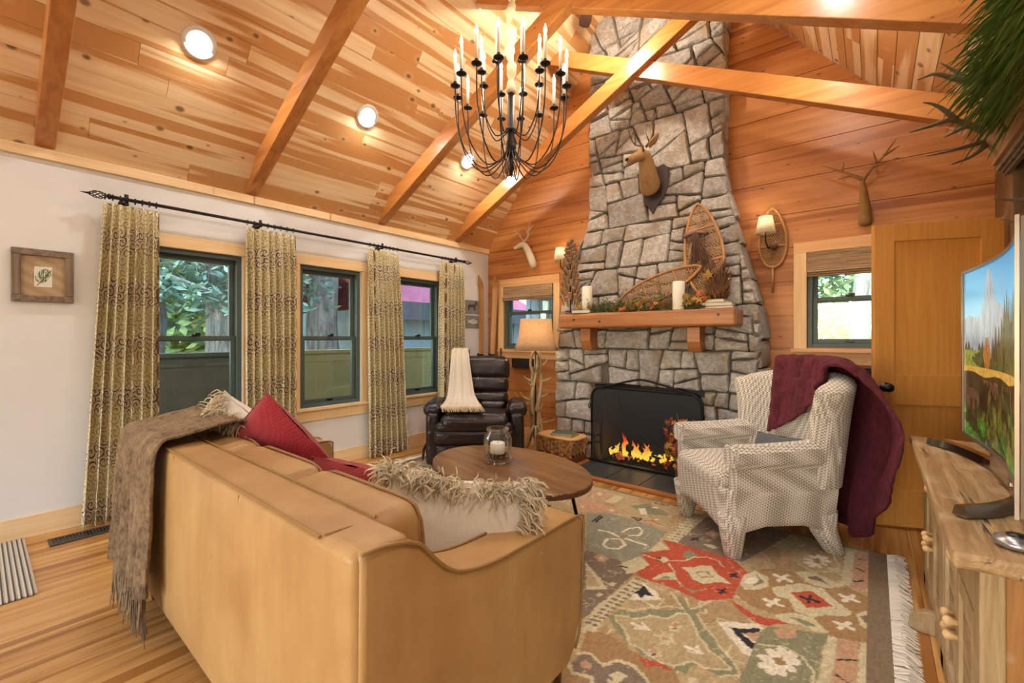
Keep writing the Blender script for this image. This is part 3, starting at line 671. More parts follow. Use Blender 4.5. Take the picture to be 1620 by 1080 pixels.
# porch half wall
t = NT('porch_panel'); v = t.noise(t.co(), 2, 2); t.col(t.mix(v, lin('#b3a46f'), lin('#c9bb86'))); t.rough(.8); M['porch'] = t.m
M['porch_shade_grey'] = plain('porch_shade_grey_panel', '#6e6757', .85); M['siding'] = plain('blue_grey_siding', '#8fa3ad', .8); M['roof_red'] = plain('red_shingle', '#b0566a', .8, var=.2); M['dark_trim'] = plain('dark_fascia', '#4c4f54', .7)  # dimmer light on the first half wall painted in as grey; fascia shares it
def halfwall(y0, y1, mt, lb):
    r = thing('porch_half_wall', lb, 'porch wall', (-1.15, (y0+y1)/2, -.7)); MB().bb(-1.2, -1.12, y0, y1, -.7, 1.08).build('panel', M[mt], r); MB().cbox(-1.24, -1.08, y0, y1, 1.08, 1.12, .005).build('cap_rail', M[mt], r); MB().cbox(-1.12, -1.1, y0, y1, .98, 1.06, .004).build('rail_board', M[mt], r)
halfwall(-1, 2.1, 'porch_shade_grey', 'half wall outside the first window, its shade painted in as grey-brown'); halfwall(2.1, 8, 'porch', 'yellow-beige half wall outside the middle and far windows')
r = thing('porch_roof', 'grey eave soffit above the three windows outside', 'eave', (-.8, 3, 2.2)); MB().bb(-1.25, -.16, -2, 7, 2.22, 2.3).build('soffit', M['dark_trim'], r); MB().cbox(-1.3, -1.22, -2, 7, 2.08, 2.3, .01).build('fascia', M['porch_shade_grey'], r)
r = thing('shed', 'shed with red shingle roof and grey siding beyond the porch', 'building', (-4.5, 7, -.7))
MB().bb(-6.5, -3.2, 5.0, 9.5, -.7, 1.85).build('siding_wall', M['siding'], r)
m = MB(); m.prism([(-2.9, 1.95), (-4.85, 3.0), (-6.8, 1.95), (-6.8, 1.85), (-4.85, 2.85), (-2.9, 1.85)][::-1], lambda u, v, t: (u, t, v), 4.7, 9.8); m.build('roof', M['roof_red'], r); MB().bb(-2.92, -2.86, 4.65, 9.85, 1.62, 1.98).build('fascia', M['dark_trim'], r)
for k in range(9): MB().bb(-3.2, -3.17, 5.05+k*.5, 5.09+k*.5, -.7, 1.8).build('batten', M['siding'], r)
r = thing('outbuilding', 'blue-grey sided wall with white window behind the cedar wall', 'building', (.2, 7.6, -.7)); MB().bb(-1.5, 1.6, 7.4, 9.5, -.7, 3.2).build('siding_wall', M['siding'], r)
for k in range(14): MB().bb(-1.4+k*.22, -1.37+k*.22, 7.38, 7.4, -.7, 3.2).build('batten', M['siding'], r)
MB().bb(-.1, .6, 7.36, 7.4, 1.5, 2.2).build('window_trim', M['white_trim'], r); MB().bb(-.03, .53, 7.35, 7.37, 1.57, 2.13).build('pane', M['dark_trim'], r)
MB().bb(-1.6, 1.7, 6.9, 7.4, 2.3, 2.42).build('eave', M['dark_trim'], r)
# ---------------------------------------------------------------- recessed lights
cans = []
for i, Y in enumerate((.972, 2.263, 3.549, -.4, -1.8)): cans.append((.624, Y, 1))  # last two of each slope are unseen, added behind the camera for bounce light
for i, Y in enumerate((.972, 2.263, 3.549, -.4, -1.8)): cans.append((4.05, Y, 0))
cl = ['recessed ceiling light nearest the framed picture end of the ceiling', 'recessed ceiling light between the second and third trusses', 'recessed ceiling light seen behind the chandelier, nearest the chimney', 'unseen recessed light added on the window slope above the camera', 'unseen recessed light added on the window slope at the back of the room']
cr = ['recessed light of the television slope, first', 'recessed light of the television slope above the television', 'recessed light of the television slope nearest the door', 'unseen recessed light added on the television slope behind the camera', 'unseen recessed light added on the television slope at the back of the room']
for i, (x, Y, lf) in enumerate(cans):
    z = zceil(x); a = math.atan(SL if lf else SR); R_ = RY(-a) if lf else RY(a)
    r = thing('recessed_light', (cl[i] if lf else cr[i-5]), 'ceiling light', (x, Y, z), group='recessed ceiling lights'); n_ = R_ @ Vector((0, 0, -1))
    m = MB(); m.lathe([(.072, .0), (.076, -.012), (.1, -.01), (.106, -.001), (.104, .004), (.072, .004)], (x, Y, z), 28, rot=R_); m.build('trim_ring', M['white_trim'], r, True)
    m = MB(); m.lathe([(0, -.004), (.073, -.003), (.073, .004), (0, .004)], (x, Y, z), 24, rot=R_); m.build('lens', M['can_lens'], r)
    L = bpy.data.lights.new('can', 'AREA'); L.shape = 'DISK'; L.size = .13; L.energy = CAN_W*(1 if i < 3 or 5 <= i < 8 else 0.75); L.color = (1, .97, .93); lo = bpy.data.objects.new('can_lamp', L); C.objects.link(lo)
    lo.location = Vector((x, Y, z))+n_*.03; lo.rotation_euler = (0, (-.35*a if lf else .35*a), 0)
# ================================================================ FURNITURE
CHR = math.radians(-47.)
M['tv_case'] = plain('tv_case', '#8f7f70', .3, .7)
# ---------------------------------------------------------------- sofa (faces the fireplace, +Y)
SX0, SX1, SY = 1.40, 3.35, .50
sofa = thing('sofa', 'tan leather three-seat sofa seen from behind, on tapered walnut legs', 'sofa', (2.37, .95, 0))
m = MB(); m.grid(lambda u, v: (0, 0, 0), 1, 1); m = MB()
m.soft((2.375, .575, .47), (SX1-SX0-.02, .15, .70), .02, 3, 10, puff=(0, .012, .004)); m.build('back_panel', M['leather'], sofa, True)
for x in (2.05, 2.72): MB().tube([(x, .4975, .13+.68*i/8) for i in range(9)], .0016, 5).build('seam', M['leather_piping'], sofa)
def arm(x0, x1):
    pr_ = [(.12, .51), (.12, 1.33), (.16, 1.37), (.25, 1.41), (.59, 1.43), (.615, 1.425), (.632, 1.39), (.636, 1.20), (.640, 1.0), (.648, .90), (.668, .81), (.70, .755), (.745, .71), (.785, .675), (.808, .63), (.82, .57), (.822, .515)]
    poly = [(y, z) for z, y in pr_]
    m = MB(); m.prism(poly, lambda u, v, t: (t, u, v), x0, x1); o = m.build('arm', M['leather'], sofa, 'a', bevel=.012)
    xs = (x0, x1)
    for x in xs:
        s_ = MB(); pts = [(x, y, z) for y, z in poly[2:]]; s_.tube(spline(pts, 3), .0045, 6); s_.build('piping', M['leather_piping'], o, True)
    return o
arm(SX1-.15, SX1); arm(SX0, SX0+.15)
m = MB(); m.tube([(SX0+.03, .502, .822), (SX1-.15, .502, .822)], .0045, 6); m.tube([(SX0+.15, .648, .822), (SX1-.15, .648, .822)], .0045, 6); m.build('piping', M['leather_piping'], sofa)
m = MB(); m.soft((2.375, .99, .21), (SX1-SX0-.28, .82, .18), .02, 2, 6); m.build('seat_base', M['leather'], sofa, True)
cw = (SX1-SX0-.30)/3
for i in range(3):
    xc = SX0+.15+cw*(i+.5)
    m = MB(); m.soft((xc, 1.08, .38), (cw-.006, .70, .17), .035, 3, 6, puff=(0, 0, .02)); m.build('seat_cushion', M['leather'], sofa, True)
    m = MB(); m.soft((xc, .745, .615), (cw-.008, .17, .39), .05, 3, 8, puff=(.004, .035, .006), rot=RX(.10), wr=.006, wf=5, seed=i); o = m.build('back_cushion', M['leather'], sofa, True)
    for dy in (-.062, .062):
        q = []; hx, hz = (cw-.008)/2-.004, .192
        for k in range(40):
            a = 2*PI*k/40; cx, sz = math.cos(a), math.sin(a); mmx = (abs(cx)**9+abs(sz)**9)**(-1/9); p = Vector((cx*mmx*hx, dy*1.15, sz*mmx*hz)); q.append(RX(.10) @ p+Vector((xc, .745, .615)))
        MB().loop(q, .0055, 6).build('piping', M['leather_piping'], o, True)
for x, y in ((SX0+.06, .56), (SX1-.06, .56), (SX0+.06, 1.36), (SX1-.07, 1.36)):
    m = MB(); m.lathe([(.013, 0), (.024, .125)], (x, y, 0), 12); m.build('leg', M['leg_wood'], sofa, True)
# pillows
def pillow(name, label, c, w_, h_, t_, R, mt, seed=0, sag=.0, group=None, n=18):
    r = thing(name, label, 'pillow', c, group=group)
    def f(sg):
        def g(u, v):
            a, b_ = 2*u-1, 2*v-1; e = (1-abs(a)**2.6)*(1-abs(b_)**2.6); th = max(0, e)**.42
            pin = 1-.10*(a*a*b_*b_)*0; ix = 1-.07*(1-b_*b_)*abs(a)**2; iz = 1-.07*(1-a*a)*abs(b_)**2
            p = Vector((a*w_/2*iz*1.0, sg*t_/2*th, b_*h_/2*ix-(sag*(1-a*a) if b_ > 0 else 0)*b_)); p += mnoise.noise_vector(Vector((a*2, sg, b_*2+seed)))*.008
            return R @ p+Vector(c)
        return g
    m = MB(); m.grid(f(1), n, n); m.grid(f(-1), n, n); m.build('cushion_cover', mt, r, True); return r
def fringe_strands(paths, ln, r, mt, parent, seed=0, drop=(0, 0, -1), name='fringe', n=3, curl=.25):
    rd = random.Random(seed); m = MB()
    for p, d in paths:
        p = Vector(p); d = Vector(d); L_ = ln*rd.uniform(.7, 1.25); q = [p]; v_ = d.normalized()
        for k in range(5):
            v_ = (v_+Vector(drop)*.35+Vector((rd.uniform(-curl, curl), rd.uniform(-curl, curl), rd.uniform(-curl, curl)))).normalized(); q.append(q[-1]+v_*L_/5)
        m.tube(q, [r, r, r, r*.9, r*.8, r*.5], n, cap=False)
    return m.build(name, mt, parent, kind='stuff', fix=False)
rd = random.Random(5)
pillow('throw_pillow', 'large crimson knitted square pillow leaning at the left of the sofa', (1.95, .92, .70), .47, .47, .17, RZ(.45) @ RX(.25) @ RY(.86), M['red_knit'], 1)
pillow('lumbar_pillow', 'small crimson knitted pillow beside the fringed pillow on the sofa seat', (2.54, 1.0, .63), .50, .29, .13, RZ(.12) @ RX(.35), M['red_knit'], 2)
# cream fringed pillow, right arm corner
def fringed(label, c, w_, h_, R, seed, edges, ln=.075, cnt=230):
    r = pillow('fringed_pillow', label, c, w_, h_, .16, R, M['cream_fabric'], seed, sag=.03); P = []; rd = random.Random(seed)
    for e in edges:
        for k in range(cnt):
            a = rd.uniform(-1, 1); o = rd.uniform(0, .06)
            if e == 't': q = Vector((a*w_/2, rd.uniform(-.02, .03), h_/2-o-.03*(1-a*a))); d = Vector((rd.uniform(-.3, .3), -.35, .1))
            elif e == 'r': q = Vector((w_/2-o, rd.uniform(-.03, .03), (a*.55+.45)*h_/2)); d = Vector((1, -.3, 0))
            else: q = Vector((-w_/2+o, rd.uniform(-.03, .03), a*h_/2)); d = Vector((-1, -.3, 0))
            q.y -= .018+.12*max(0, (1-abs(q.x/(w_/2))**2.6)*(1-min(1, abs(q.z/(h_/2)))**2.6))**.42*.5; P.append((R @ q+Vector(c), R @ d))
    fringe_strands(P, ln, .0030, M['fringe'], r, seed, curl=.62)
    return r
fringed('large cream pillow with shaggy fringed edge on the right sofa arm', (3.06, 1.04, .635), .56, .36, RZ(.72) @ RX(-.42) @ RY(.13), 5, ('t', 't', 'r', 'l'), .062, 210)
fringed('cream fringed pillow behind the crimson pillow at the left end', (1.74, .87, .74), .42, .42, RZ(.35) @ RX(.25) @ RY(.55), 6, ('t', 'r', 'l'), .07, 160)
# brown mohair throw over the back left corner
thr = thing('throw_blanket', 'brown mohair throw with fringe draped over the left end of the sofa', 'blanket', (1.65, .47, .84))
path = spline([(.445, .24), (.452, .45), (.455, .65), (.462, .79), (.49, .845), (.56, .858), (.68, .872), (.80, .872), (.90, .80), (.95, .62), (1.0, .505), (1.15, .492), (1.35, .49), (1.425, .46), (1.45, .36)], 5)
def thf(u, v):
    i = v*(len(path)-1); k = min(int(i), len(path)-2); p = path[k].lerp(path[k+1], i-k) if len(path[k]) == 2 else None
    x0, x1 = 1.37+.03*math.sin(v*5), 1.92+.05*math.sin(v*4+1)-.05*(1-v)*0
    x = x0+(x1-x0)*u; wv_ = math.sin(u*26+v*2.5)*.5+math.sin(u*11+v*3)*.5; hang = max(0, 1-v*3.2)
    y, z = p.x, p.y; dy = -abs(wv_)*.045*hang-.004; dz = .008*wv_*(1-hang)
    nz = mnoise.noise(Vector((x*16, y*16, z*16)))*.012
    return (x, y+dy-(.006 if hang else 0)+nz*.5*hang, z+dz+abs(nz)+.003)
path = [Vector((p.x, p.y)) for p in [Vector((a.x, a.y, 0)) for a in spline([(a, b_, 0) for a, b_ in [(.445, .24), (.452, .45), (.455, .65), (.462, .79), (.49, .848), (.56, .862), (.68, .885), (.80, .885), (.92, .80), (1.0, .62), (1.05, .505), (1.18, .50), (1.35, .495), (1.445, .46), (1.46, .36)]], 5)]]
m = MB(); m.grid(thf, 90, 110); m.build('cloth', M['brown_mohair'], thr, True, solid=.012)
P = [((1.38+.54*k/170+rd.uniform(-.004, .004), .44-abs(math.sin(k*.2))*.02, .26+rd.uniform(-.02, .03)), (0, 0, -1)) for k in range(170)]
fringe_strands(P, .19, .0032, M['brown_mohair'], thr, 3, curl=.12)
# ---------------------------------------------------------------- coffee table
TC = Vector((2.305, 2.237, 0)); TR = RZ(-.171); TZ = .43
tab = thing('coffee_table', 'oval plank-top coffee table with dark metal legs', 'table', TC, -.171)
m = MB(); n = 72
def ell_(a, b_, z): return [Vector((a*math.cos(2*PI*k/n), b_*math.sin(2*PI*k/n), z)) for k in range(n)]
rings = [ell_(.60, .402, TZ-.034), ell_(.62, .422, TZ-.034), ell_(.625, .427, TZ-.03), ell_(.625, .427, TZ-.004), ell_(.621, .423, TZ)]
vs_ = [p for r_ in rings for p in r_]; fs_ = [(g*n+k, g*n+(k+1) % n, (g+1)*n+(k+1) % n, (g+1)*n+k) for g in range(4) for k in range(n)]+[tuple(range(4*n, 5*n)), tuple(reversed(range(n)))]
m.add(vs_, fs_); o = m.build('table_top', M['table_top'], tab, 'a', world=False)
m = MB(); rr_ = [ell_(.6262, .4282, TZ-.034), ell_(.6275, .4295, TZ-.022), ell_(.6262, .4282, TZ-.012)]
m.add([p for r_ in rr_ for p in r_], [(g*n+k, g*n+(k+1) % n, (g+1)*n+(k+1) % n, (g+1)*n+k) for g in range(2) for k in range(n)]); m.build('edge_band', M['leg_wood'], tab, True, world=False)
for sx_, sy_ in ((-1, -1), (1, -1), (1, 1), (-1, 1)):
    m = MB(); m.tube([(sx_*.36, sy_*.2, TZ-.035), (sx_*.41, sy_*.235, .12), (sx_*.43, sy_*.25, .012)], .011, 8); m.build('leg', M['dark_metal'], tab, world=False)
m = MB(); m.box((0, .2, TZ-.045), (.74, .03, .02)); m.box((0, -.2, TZ-.045), (.74, .03, .02)); m.box((-.36, 0, TZ-.045), (.03, .42, .02)); m.box((.36, 0, TZ-.045), (.03, .42, .02)); m.build('frame', M['dark_metal'], tab, world=False)
# jar: px 802,738 bottom
JC = (2.20, 2.26, TZ)
JS = 1.27; JZ = 1.15
jar = thing('glass_jar', 'ribbed clear glass jar holding a candle and potpourri', 'jar', JC)
m = MB(); N_ = 48
for prof, tp in (([(.0, .002), (.062, .002), (.072, .012), (.075, .03), (.075, .135), (.07, .158), (.055, .175), (.052, .183), (.058, .186), (.061, .192), (.06, .2), (.056, .203), (.052, .2), (.050, .18), (.066, .156), (.071, .135), (.071, .03), (.066, .012), (0, .009)], 0),):
    vs_ = []; fs_ = []
    for r_, z in prof:
        for k in range(N_):
            a = 2*PI*k/N_; q = r_*(1+(.018 if (k % 3 == 0 and .02 < z < .16 and r_ > .07) else 0)); vs_.append((JC[0]+JS*q*math.cos(a), JC[1]+JS*q*math.sin(a), JC[2]+z*JZ))
    for i in range(len(prof)-1):
        for k in range(N_): fs_.append((i*N_+k, i*N_+(k+1) % N_, (i+1)*N_+(k+1) % N_, (i+1)*N_+k))
    m.add(vs_, fs_)
m.build('jar_body', M['jar_glass'], jar, True)
MB().lathe([(0, 0), (.049, 0), (.05, .004), (.05, .07), (.045, .074), (0, .066)], (JC[0], JC[1], TZ+.06), 24).build('candle', M['wax'], jar, True)
MB().tube([(JC[0], JC[1], TZ+.125), (JC[0]+.002, JC[1], TZ+.15)], .0015, 5).build('wick', M['black'], jar)
m = MB()
for k in range(260):
    a = rd.uniform(0, 2*PI); q = .08*rd.random()**.5; z = TZ+.016+rd.random()*.05; e = rd.uniform(.005, .011); R_ = RZ(rd.random()*6) @ RX(rd.random()*6)
    m.box((JC[0]+q*math.cos(a), JC[1]+q*math.sin(a), z), (e, e*1.5, e*.6), R_, taper=.4)
m.build('potpourri', M['potp'], jar, kind='stuff', fix=False)
# ---------------------------------------------------------------- recliner  local: x right, y = away from camera (back), faces -y
rc = thing('recliner', 'dark brown leather recliner by the third window', 'armchair', (1.235, 3.03, 0), YAW)
BL = M['brown_leather']
def rb(c, d, r_, nm, puff=(0, 0, 0), rot=None, wr=.006, seed=0, n=3, mm_=6, parent=rc, mat=None):
    m = MB(); m.soft(c, d, r_, n, mm_, puff, rot, wr, 6, seed); return m.build(nm, mat or BL, parent, True, world=False)
rb((0, .45, .22), (.80, .84, .30), .04, 'base', seed=1)
rb((0, .02, .15), (.76, .08, .22), .03, 'footrest', (0, .01, 0), seed=2); rb((0, .0, .335), (.78, .13, .16), .05, 'footrest', (0, .02, .01), seed=3)
rb((0, .18, .465), (.66, .50, .15), .06, 'seat_cushion', (0, .02, .025), seed=4); rb((0, -.02, .425), (.74, .10, .10), .045, 'seat_roll', (0, .01, 0), seed=44)
for s_ in (-1, 1):
    rb((s_*.405, .36, .30), (.13, .74, .50), .04, 'arm', (.01, 0, 0), seed=5+s_); rb((s_*.41, .26, .575), (.19, .50, .12), .055, 'arm_pad', (0, 0, .015), seed=8+s_)
for (z, y, h, dy, sd) in ((.62, .50, .17, .20, 11), (.76, .56, .20, .20, 12), (.935, .62, .26, .20, 13)):
    rb((0, y, z), (.64 if z < .9 else .66, dy, h), .07, 'back_segment', (0, .03, .01), RX(-.22), seed=sd, mm_=8)
rb((0, .68, .60), (.60, .12, .80), .05, 'back_shell', rot=RX(-.22), seed=15)
rb((.15, .36, .565), (.27, .10, .11), .045, 'lumbar_roll', (0, .01, 0), seed=16)
for z0, y0 in ((.93, .517), (.77, .455)): MB().tube([(0, y0-.004, z0-.09), (0, y0-.012, z0), (0, y0+.01, z0+.10)], .0015, 4).build('stitching', M['leather_piping'], rc, world=False)
MB().tube([(-.475, .12, .25), (-.49, .02, .2), (-.49, -.03, .12)], [.012, .014, .01], 8).build('release_lever', M['dark_metal'], rc, world=False)
# cream throw on the recliner
ct = thing('cream_throw', 'cream fringed throw hanging over the back of the leather recliner', 'blanket', rc.location, YAW)
cp = [Vector(p) for p in spline([(0, .87, .75), (0, .85, .95), (0, .81, 1.09), (0, .70, 1.135), (0, .565, 1.105), (0, .46, .97), (0, .40, .80), (0, .325, .67), (0, .25, .63), (0, .14, .61), (0, .0, .60)], 5)]
def ctf(u, v):
    i = v*(len(cp)-1); k = min(int(i), len(cp)-2); p = cp[k].lerp(cp[k+1], i-k)
    w2 = .085+.10*max(0, v-.35)**1.2*1.9; xc = -.205+.07*max(0, v-.4)*1.8; x = xc+(2*u-1)*w2; f_ = math.sin(u*19+v*2)*.012*(1 if v < .8 else .5)
    return (x, p.y-.012+f_*.7, p.z+.012+abs(f_))
m = MB(); m.grid(ctf, 50, 60); m.build('cloth', M['cream_throw'], ct, True, solid=.006, world=False)
P = []
for k in range(120): p = Vector(ctf(k/119, 1.)); P.append((p, (0.3, -.6, 0)))
for k in range(120): p = Vector(ctf(rd.random(), rd.uniform(.86, 1))); P.append((p, (0.2, -.8, .2)))
m_ = MB(); 
for p, d in P:
    q = [p]; v_ = Vector(d).normalized()
    for k in range(4): v_ = (v_+Vector((rd.uniform(-.3, .3), rd.uniform(-.2, .2), -.25))).normalized(); q.append(q[-1]+v_*.02)
    for a in q: a.z = max(a.z, .575)
    m_.tube(q, [.003, .003, .0025, .002, .001], 3, cap=False)
m_.build('fringe', M['fringe'], ct, kind='stuff', world=False, fix=False)
# ---------------------------------------------------------------- antler floor lamp
LP = (1.28, 3.95)
lamp = thing('floor_lamp', 'antler floor lamp with a flared burlap shade beside the recliner', 'lamp', (*LP, 0))
def antler_pts(p0, dir_, up_, L_, curve=.5, n=9):
    p0 = Vector(p0); d = Vector(dir_).normalized(); u = Vector(up_).normalized(); q = []
    for i in range(n):
        t = i/(n-1); q.append(p0+d*L_*(t-.15*t*t)+u*L_*curve*t*t)
    return q
def antler(m, p0, dir_, up_, L_, r0, curve=.5, tines=3, tl=.35, seed=0):
    rd = random.Random(seed); q = antler_pts(p0, dir_, up_, L_, curve); m.tube(q, taper(9, r0, r0*.25, .8), 8)
    side = Vector(dir_).cross(Vector(up_)).normalized()
    for k in range(tines):
        i = int(2+k*(6/max(1, tines))); b_ = q[i]; dv = (Vector(up_).normalized()*1.0+Vector(dir_).normalized()*.35+side*rd.uniform(-.6, .6)).normalized()
        e = antler_pts(b_, dv, Vector(dir_)*.6+Vector(up_)*.2, L_*tl*rd.uniform(.8, 1.2), .3, 6); m.tube(e, taper(6, r0*.6, r0*.12), 7)
MB().tube([(*LP, .03), (*LP, 1.2)], .008, 8).build('pole', M['bronze'], lamp)
rl = random.Random(9)
for k in range(5):       # long twisting main beams
    z0_, z1_ = ((.02, .62), (.05, .70), (.42, 1.08), (.46, 1.12), (.30, .95))[k]; a0 = k*1.9; q = []
    for i in range(9):
        t_ = i/8; a = a0+t_*2.3; rr2 = .028+.035*math.sin(PI*t_)+(.05*(1-t_)**3 if k < 2 else 0); q.append(Vector((LP[0]+rr2*math.cos(a), LP[1]+rr2*math.sin(a), z0_+(z1_-z0_)*t_)))
    m = MB(); m.tube(spline(q, 3), taper(25, .024, .013), 9)
    for j in (2, 4, 6):
        b_ = q[j]; o_ = (b_-Vector((LP[0], LP[1], b_.z))).normalized(); o_ = RZ(rl.uniform(-.7, .7)) @ o_; L_ = rl.uniform(.10, .20); m.tube(arc(b_, b_+o_*L_*.8+Vector((0, 0, rl.uniform(-.02, .03))), b_+o_*L_+Vector((0, 0, L_*rl.uniform(.3, .9))), 7), taper(8, .015, .003), 7)
    m.build('antler', M['bone'], lamp, True)
for k in range(5):
    a = k*2*PI/5+.3; m = MB(); q = [Vector((LP[0]+math.cos(a)*r_, LP[1]+math.sin(a)*r_, z)) for r_, z in ((.02, .30), (.08, .17), (.14, .05), (.19, .017), (.235, .03))]; m.tube(spline(q, 4), taper(17, .016, .007), 8); m.build('antler', M['bone'], lamp, True)
for sx_ in (-1, 1):
    m = MB(); d = RZ(YAW) @ Vector((sx_, 0, 0)); q = [Vector((LP[0], LP[1], z))+d*o_ for z, o_ in ((.86, .02), (.95, .055), (1.05, .05), (1.12, .02))]; m.tube(spline(q, 4), .014, 8); m.build('antler', M['bone'], lamp, True)
m = MB(); m.lathe([(.245, 1.135), (.215, 1.21), (.19, 1.30), (.178, 1.40), (.172, 1.478)], (*LP, 0), 48, sq=6., rot=None)
vs_ = [RZ(YAW) @ (Vector(v)-Vector((*LP, 0)))*1.0+Vector((*LP, 0)) for v in m.v]; fs_ = [f for f in m.f if len(f) == 4]
vs_ = [Vector((LP[0]+(v.x-LP[0])*.98, LP[1]+(v.y-LP[1])*.98, v.z)) for v in vs_]
m = MB(); m.add(vs_, fs_); o = m.build('lamp_shade', M['shade'], lamp, True, solid=.003)
for k in range(4):
    a = PI/4+k*PI/2+YAW; q = [(LP[0]+r_*1.20*math.cos(a)*.98, LP[1]+r_*1.20*math.sin(a)*.98, z) for r_, z in ((.245, 1.135), (.215, 1.21), (.19, 1.30), (.178, 1.40), (.172, 1.478))]; MB().tube(q, .003, 5).build('rib', M['burlap'], o)
m = MB(); m.lathe([(0, 0), (.012, .0), (.014, .03), (.03, .06), (.03, .085), (.015, .105), (0, .11)], (*LP, 1.23), 14); m.build('bulb', M['bulb'], lamp, True)
m = MB(); m.lathe([(.018, 1.19), (.02, 1.23)], (*LP, 0), 12); m.build('socket', M['bronze'], lamp)
L = bpy.data.lights.new('lamp', 'POINT'); L.energy = LAMP_W; L.color = (1, .8, .55); L.shadow_soft_size = .04; lo = bpy.data.objects.new('table_lamp_light', L); C.objects.link(lo); lo.location = (*LP, 1.37)
# ---------------------------------------------------------------- basket and magazines
bk = thing('picnic_basket', 'woven splint picnic basket with a flat wooden lid beside the hearth', 'basket', (1.64, 3.92, 0), .0)
m = MB()
for i in range(8):
    z0, z1 = .01+i*.028, .036+i*.028; k_ = .86+.14*(i/7)
    for s_ in range(4):
        for j in range(8):
            bulge = .004 if (i+j) % 2 else 0; hx, hy = .23*k_, .14*k_
            if s_ % 2 == 0: L_ = 2*hx/8; c = (-hx+L_*(j+.5), (-1 if s_ == 0 else 1)*(hy+bulge), (z0+z1)/2); d = (L_-.003, .006, .026)
            else: L_ = 2*hy/8; c = ((-1 if s_ == 1 else 1)*(hx+bulge), -hy+L_*(j+.5), (z0+z1)/2); d = (.006, L_-.003, .026)
            m.box((c[0]+1.64, c[1]+3.92, c[2]), d)
m.build('woven_splints', M['basket'], bk, kind='stuff', fix=False); MB().bb(1.43, 1.85, 3.79, 4.05, .005, .23).build('liner', M['brown_cover'], bk)
m = MB(); m.lathe([(0, .236), (.245, .236), (.25, .242), (.25, .252), (.243, .258), (0, .258)], (0, 0, 0), 40, sq=5.)
m.v = [(1.64+v[0]*1.0, 3.92+v[1]*.62, v[2]) for v in m.v]; m.build('lid', M['pine_trim_x'], bk, 'a')
for s_ in (-1, 1): MB().box((1.64+s_*.17, 3.775, .17), (.02, .006, .14), RY(s_*.5)).build('brace', M['ash_wood'], bk)
m = MB(); m.tube([(1.42, 3.92+.12*math.cos(a), .24+.16*math.sin(a)) for a in [PI*i/12 for i in range(13)]], .006, 6); m.build('handle', M['ash_wood'], bk, True)
def book(c, d, rz, mt, label, group=None, tall=False):
    r = thing('book', label, 'book', c, rz, group=group); w_, l_, h_ = d
    MB().cbox(-w_/2+.003, w_/2-.004, -l_/2+.003, l_/2-.003, .003, h_-.003, .001).build('pages', M['paper'], r, world=False)
    for z in (0, h_-.003): MB().bb(-w_/2, w_/2, -l_/2, l_/2, z, z+.003).build('cover', M[mt], r, world=False)
    MB().bb(-w_/2-.001, -w_/2+.003, -l_/2, l_/2, 0, h_).build('spine', M[mt], r, world=False); return r
book((1.69, 3.90, .259), (.24, .19, .016), .1, 'yellow_cover', 'yellow-edged paperback on the basket lid, under the others'); book((1.69, 3.90, .2755), (.22, .17, .016), .25, 'green_cover', 'dark-covered paperback, topmost on the basket lid')
# ---------------------------------------------------------------- armchair
ac = thing('tweed_armchair', 'cream and taupe tweed wing armchair by the hearth', 'armchair', (3.535, 3.18, 0), CHR)
TW = M['tweed']
# local: faces -x' ; build with x = right (sitter's left/right), y back ; front = -y
def panel(poly, fn, t0, t1, nm, bev=.012):
    m = MB(); m.prism(poly, fn, t0, t1); return m.build(nm, TW, ac, True, world=False, bevel=bev)
W2, D0, D1 = .345, -.31, .34
m = MB()
def body(u, v):
    # ring around the seat, u around, v up ; bottom edge arched between the legs
    a = 2*PI*u; cx, sy_ = math.cos(a), math.sin(a); k = (abs(cx)**7+abs(sy_)**7)**(-1/7); X, Y = cx*k, sy_*k
    edge = max(abs(X), abs(Y)); oth = min(abs(X), abs(Y)); legw = max(0, min(1, (oth-.62)/.2)); lo_ = .205-.06*max(0, (oth-.35))/.65
    zb = lo_; sp = 1.0+.06*v; z = zb+(.405-zb)*v
    return (X*W2*sp, (D0+D1)/2+Y*(D1-D0)/2*(1+.02*v), z)
m.grid(body, 96, 6, closeu=True); m.build('seat_frame', TW, ac, True, world=False, solid=.03)
m = MB(); m.bb(-W2+.02, W2-.02, D0+.02, D1-.02, .22, .33); m.build('seat_deck', TW, ac, world=False)
for sx_, sy_, kx, ky in ((-1, -1, 0, 0), (1, -1, 0, 0), (-1, 1, .0, .09), (1, 1, .0, .09)):
    m = MB(); q = [(sx_*(W2-.055+.0), (D0+.055) if sy_ < 0 else (D1-.06), .26), (sx_*(W2-.055), (D0+.055) if sy_ < 0 else (D1-.04), .15), (sx_*(W2-.05), (D0+.055) if sy_ < 0 else (D1-.06+ky), .012), (sx_*(W2-.05), (D0+.055) if sy_ < 0 else (D1-.06+ky), .004)]
    m.tube(q, [.088, .07, .047, .03], 12, flat=1.); o = m.build('leg', TW, ac, True, world=False)
m = MB(); m.soft((0, -.02, .425), (.56, .62, .12), .04, 3, 8, puff=(0, .01, .035)); m.build('seat_cushion', TW, ac, True, world=False)
q = []
for k in range(60):
    a = 2*PI*k/60; cx, sy_ = math.cos(a), math.sin(a); kk = (abs(cx)**9+abs(sy_)**9)**(-1/9); q.append((cx*kk*.282, -.02+sy_*kk*.312, .40))
MB().loop(q, .006, 6).build('cushion_piping', TW, ac, True, world=False)
